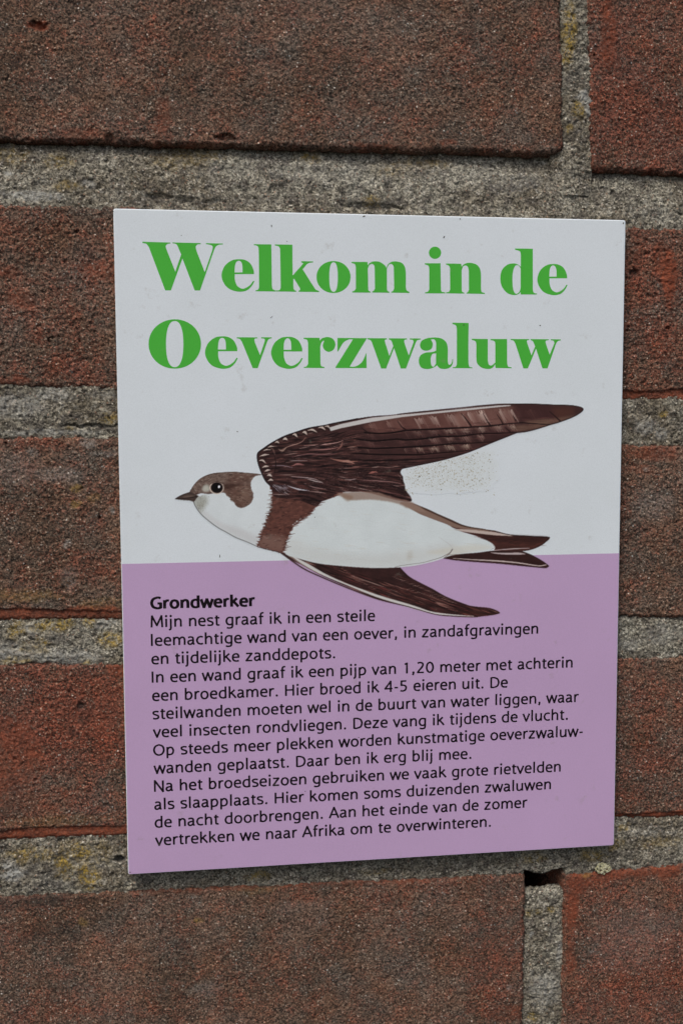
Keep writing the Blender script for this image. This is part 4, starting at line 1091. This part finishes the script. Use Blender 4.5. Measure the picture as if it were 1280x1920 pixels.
for pts, c, wd, a in [
    (k2([(640,420),(860,405),(1020,385),(1110,355)]), (150, 118, 112), 1.8, .8), (k2([(700,470),(900,465),(1060,440)]), (128, 92, 88), 2.4, .7),
    (k2([(1100,370),(1080,430),(1030,470)]), (116, 84, 76), 3, .6), (k2([(480,560),(680,520),(860,525),(1040,515)]), (110, 84, 84), 1.8, .6),
    (k2([(260,660),(400,660),(500,685)]), (120, 110, 120), 1.2, .6), (k2([(490,665),(560,640),(640,650)]), (124, 86, 84), 3.4, .7), (k2([(470,598),(560,600),(680,600)]), (140, 128, 128), 1.2, .6),
    (k2([(480,790),(620,800),(760,820),(870,870)]), (140, 124, 124), 1.8, .7), (k2([(690,820),(790,850),(860,860)]), (165, 152, 150), 1.6, .75), (k2([(640,870),(760,920),(900,940)]), (120, 100, 98), 1.8, .6),
    (k2([(700,965),(800,975),(900,990)]), (128, 108, 104), 2.2, .6), (k2([(440,900),(560,940),(700,960)]), (170, 170, 178), 2.2, .7), (k2([(350,480),(450,430),(600,380),(660,320)]), (136, 108, 98), 1.4, .75),
    (k2([(330,460),(380,480),(430,440)]), (130, 110, 98), 2.6, .7), (k2([(950,575),(1080,600),(1200,610),(1280,605)]), (124, 88, 78), 4.0, .75), (k2([(1160,440),(1220,435),(1280,440)]), (130, 108, 100), 1.4, .6),
    (k3([(0,670),(60,665),(130,690)]), (132, 98, 88), 5, .7), (k3([(270,790),(330,770),(360,780)]), (128, 84, 76), 4, .7), (k3([(180,850),(320,860),(480,870),(600,890)]), (116, 90, 88), 2.2, .65), (k3([(460,890),(560,910),(640,905)]), (130, 108, 106), 2, .6),
    (k3([(350,715),(460,725),(590,715)]), (120, 96, 90), 1.6, .6), (k3([(30,850),(100,850),(150,840)]), (150, 130, 128), 2, .6), (k3([(300,940),(460,975),(620,1010)]), (100, 72, 70), 1.4, .6), (k3([(560,800),(590,820),(600,850)]), (130, 108, 104), 1.4, .5)]:
    stroke(curve(pts), .6, .6, tuple(min(255, v*1.15) for v in c), min(a+.15, 1), mid=wd*1.1)
for pts in [k2([(300,700),(600,740),(1000,760)]), k2([(560,880),(760,900),(1000,960)]), k3([(0,740),(300,760),(590,770)]), k3([(100,800),(400,810),(610,830)]), k3([(100,880),(400,890),(620,915)]), k3([(150,930),(450,940),(650,985)]), k3([(350,970),(560,1020),(690,1060)]), k2([(430,560),(700,560),(950,545)]), k2([(380,500),(700,440),(1100,330)]), k2([(280,520),(300,640),(280,780)]), k2([(560,620),(760,640),(960,660)])]:
    stroke(curve(pts), .8, .8, (26, 15, 16), .75, mid=2.2)
for i in range(700):          # speckle of tiny flecks where the print is scuffed
    x = rng.normal(650, 55); y = rng.normal(903, 18)
    stroke([(x, y), (x+rng.uniform(-.8, .8), y+rng.uniform(-.8, .8))], .7, .5, [(150, 134, 132), (30, 18, 18), (120, 90, 86)][rng.randint(3)], rng.uniform(.3, .7))
# scaly leading edge
for (x, y, dx, dy, wd) in [(150,480,90,-12,1.6),(205,440,70,-10,1.9),(110,545,110,-20,2.3),(290,382,52,8,2.2),(385,345,55,6,3.4),(500,290,60,28,3.0),(620,262,55,26,3.4),(685,235,110,24,2.6),(810,205,85,26,2.8),(890,190,60,22,2.4),(100,600,80,30,2.4),(140,680,80,-10,2.6),(165,730,70,-20,2.6),(195,780,60,10,3.2),(210,840,60,0,2.8)]:
    stroke(curve(k2([(x, y), (x+dx*.5, y+dy*.2-12), (x+dx, y+dy)])), .7, .5, (186, 172, 162), .95, mid=wd*1.35)
    stroke(curve(k2([(x, y+24), (x+dx*.5, y+dy*.2+14), (x+dx, y+dy+20)])), 1, 1, (28, 16, 17), .7, mid=2.2)
stroke(curve(k2([(220,430),(270,470),(290,530)])), 1, 1, (120, 98, 92), .6, mid=3)
for i in range(26):           # grey-blue shoulder tuft
    t = rng.rand(); x, y = 512+t*26+rng.normal()*2, 909+t*10+rng.normal()*4
    stroke([(x, y), (x+rng.uniform(4, 10), y+rng.uniform(3, 8))], .9, .4, [(164, 164, 178), (190, 186, 190), (120, 116, 130)][rng.randint(3)], rng.uniform(.4, .85))
clip[0] = None; LOCK[0] = False
# white line of the leading edge and dark rim
fill([(617,801.5),(640,794.6),(696,783),(747,777.7),(790,774),(880,765),(935,760),(957,759.3),(957,761),(935,763),(880,768.6),(790,777.6),(752,782),(696,791),(640,802.5),(620,808)], (182, 180, 178), .97, sm=False)
stroke(curve(k2([(240,905),(180,845),(130,745),(92,640),(78,560),(88,505),(150,455),(250,388),(400,308),(550,255),(700,208),(880,177),(1000,150),(1280,95)])), 2.2, 2.2, (30, 22, 26), .95)
stroke(curve(k3([(160,240),(300,218),(430,207)])), 1.6, .8, (44, 30, 32), .8)
stroke(curve(k3([(560,194),(700,177),(980,149),(1280,119)])+k4([(180,105),(380,89),(500,87)])), 1.3, 1.3, (52, 38, 40), .9)
stroke(curve(k4([(500,88),(700,88),(900,96),(1100,105),(1192,137),(1120,200),(980,257),(870,290),(760,325),(650,353),(550,365)])), 1.5, 1.8, (36, 24, 24), .9)
stroke(curve(k4([(560,363),(480,395),(300,467),(130,537),(0,582)])+k3([(1000,655),(780,702),(610,737)])), 1.6, 1.8, (36, 22, 23), .9)
# brown wash below the wing where it meets the belly
fill([(632,925),(700,922),(740,934),(770,941),(800,960),(770,955),(740,943),(700,937),(660,938),(650,935)], (128, 108, 96), .8, jag=1.5, soft=2)
fill(k2([(1090,1000),(1180,1010),(1230,1040),(1170,1085),(1110,1050)]), (122, 100, 84), .7, soft=3)

# ---- lay it on the board
alpha_c = np.clip(alpha, 0, 1)
lum = pic.mean(2, keepdims=True)
pic = pic*(1-sstep(125, 65, lum)*(1-np.array([1.05, 0.97, 0.95])*np.clip(lum/110, 0.02, 1)**0.24))          # ink a little denser in the darks
STP = 0.155
bx, bz = at(np.array([BX0, BX1, BX0, BX1]), np.array([BY0, BY0, BY1, BY1]))
gx = np.arange(bx.min()+.2, bx.max()-.2, STP); gz = np.arange(bz.min()+.2, bz.max()-.2, STP)
GX, GZ = np.meshgrid(gx, gz)
u, v = px_of(GX, GZ)
U = (u-BX0)*BS-0.5; Vv = (v-BY0)*BS-0.5
okm = (U > 0) & (U < BW-2) & (Vv > 0) & (Vv < BH-2)
ui = np.clip(U.astype(int), 0, BW-2); vi = np.clip(Vv.astype(int), 0, BH-2); fu = np.clip(U-ui, 0, 1)[..., None]; fv = np.clip(Vv-vi, 0, 1)[..., None]
pcol = np.concatenate([pic, alpha_c[..., None]], 2)
smp = (pcol[vi, ui]*(1-fu)+pcol[vi, ui+1]*fu)*(1-fv)+(pcol[vi+1, ui]*(1-fu)+pcol[vi+1, ui+1]*fu)*fv
al = np.where(okm, smp[..., 3], 0)
colr = lin(smp[..., :3])*PG
idx = np.arange(GX.size).reshape(GX.shape)
cellmax = np.maximum(np.maximum(al[:-1, :-1], al[1:, :-1]), np.maximum(al[:-1, 1:], al[1:, 1:]))
kx = cellmax > 0.01
Fq = np.stack([idx[:-1, :-1][kx], idx[:-1, 1:][kx], idx[1:, 1:][kx], idx[1:, :-1][kx]], 1)
used = np.unique(Fq); remap = np.full(GX.size, -1); remap[used] = np.arange(len(used))
Pv = np.stack([GX.ravel(), np.full(GX.size, -0.03), GZ.ravel()], 1)[used]
rgba = np.concatenate([colr, np.ones(GX.shape+(1,))], 2).reshape(-1, 4)[used]
bird = mesh_np('bird_picture', Pv*MM-SL, remap[Fq], M_bird, sign, {'paint': rgba})
bird['label'] = 'flying brown and white swallow printed across the board'

# ------------------------------------------------------------------ dirt stuck on the board
def specks(name, lst, col, y, label=None):
    m = NT(name+'_paint'); m.coords()
    m.l(m.mix(m.ramp(m.noise(900, 2), .35, .65), tuple(float(v) for v in lin(col[0])*PG), tuple(float(v) for v in lin(col[1])*PG)), m.b.inputs['Base Color'])
    m.b.inputs['Roughness'].default_value = .8
    rnd = random.Random(len(lst)); V = []; F = []
    for (px, py, rx, ry, rot) in lst:
        cx, cz = [float(v) for v in at(px, py)]; b = len(V); n = 7
        for j in range(n):
            t = j/n*6.283; q = rnd.uniform(.7, 1.25)
            ax, az = rx*.157*q*math.cos(t), ry*.157*q*math.sin(t)
            V.append((cx+ax*math.cos(rot)-az*math.sin(rot), -y, cz+ax*math.sin(rot)+az*math.cos(rot)))
        V.append((cx, -y-0.03-0.04*min(rx, ry), cz))
        F += [(b+j, b+(j+1) % n, b+n) for j in range(n)]
    o = mesh_np(name, np.array(V)*MM-SL, F, m.m, sign)
    o['kind'] = 'stuff'
    if label: o['label'] = label
    return o

specks('dirt_speck', [(682,405,3.2,1.3,.3),(509,423,.9,2.4,0),(832,444,1.1,2.6,-.4),(862,410,1.1,1.1,0),(340,441,.7,.9,0),(538,452,.8,.8,0),(869,609,1.6,1.2,.3),(1168,418,1.1,1.6,0),
       (509,594,.5,4,-.9),(1012,610,1.3,1.1,0),(412,1043,.8,3,0),(445,809,2,.7,-.5),(590,970,.8,1,0),(212,396,1,1.6,0),(244,1636,1.2,1.2,0),(672,1383,1,1,0),(880,1320,1,1,0),(572,1484,1,1,0)],
       ((34, 34, 30), (60, 58, 48)), 0.045)
rnd = random.Random(9); L1 = []; L2 = []
for i in range(2600):
    x = 760+rnd.random()*180; y = 848+rnd.random()*82
    ty = 877-(x-760)*.235+3
    e = min((x-758)/14, (928-x)/60, (y-ty+6)/8, (926-y)/26+.25*math.sin(x*.11))
    if y < ty or rnd.random() > max(e, .0)*1.1+(.06 if e > -.1 else 0): continue
    r = rnd.uniform(.3, 1.0) if rnd.random() < .93 else rnd.uniform(1.0, 1.7)
    L1.append((x, y, r*rnd.uniform(.8, 1.5), r, rnd.random()*3))
for i in range(42):
    x = 770+rnd.random()*150; y = 872+rnd.random()*46
    if y < 877-(x-760)*.235+5: continue
    L2.append((x, y, rnd.uniform(.6, 1.5), rnd.uniform(.6, 1.3), rnd.random()*3))
L2 += [(827,918,1.5,1.5,0),(918,853,1.6,1.6,0),(919,866,1.5,1.2,0),(898,902,1.4,1.4,0),(786,893,2,2.4,.4),(803,888,1.6,1.4,0)]
for t in range(16):
    a = t/15; L2.append((882+6*a-4*(1-a)**2+0, 870-17*math.sin(a*2.2), .8, .7, .8))
specks('dried_dirt', L1, ((142, 138, 120), (164, 162, 148)), 0.012)
specks('dried_dirt', L2, ((98, 98, 84), (130, 126, 108)), 0.016)
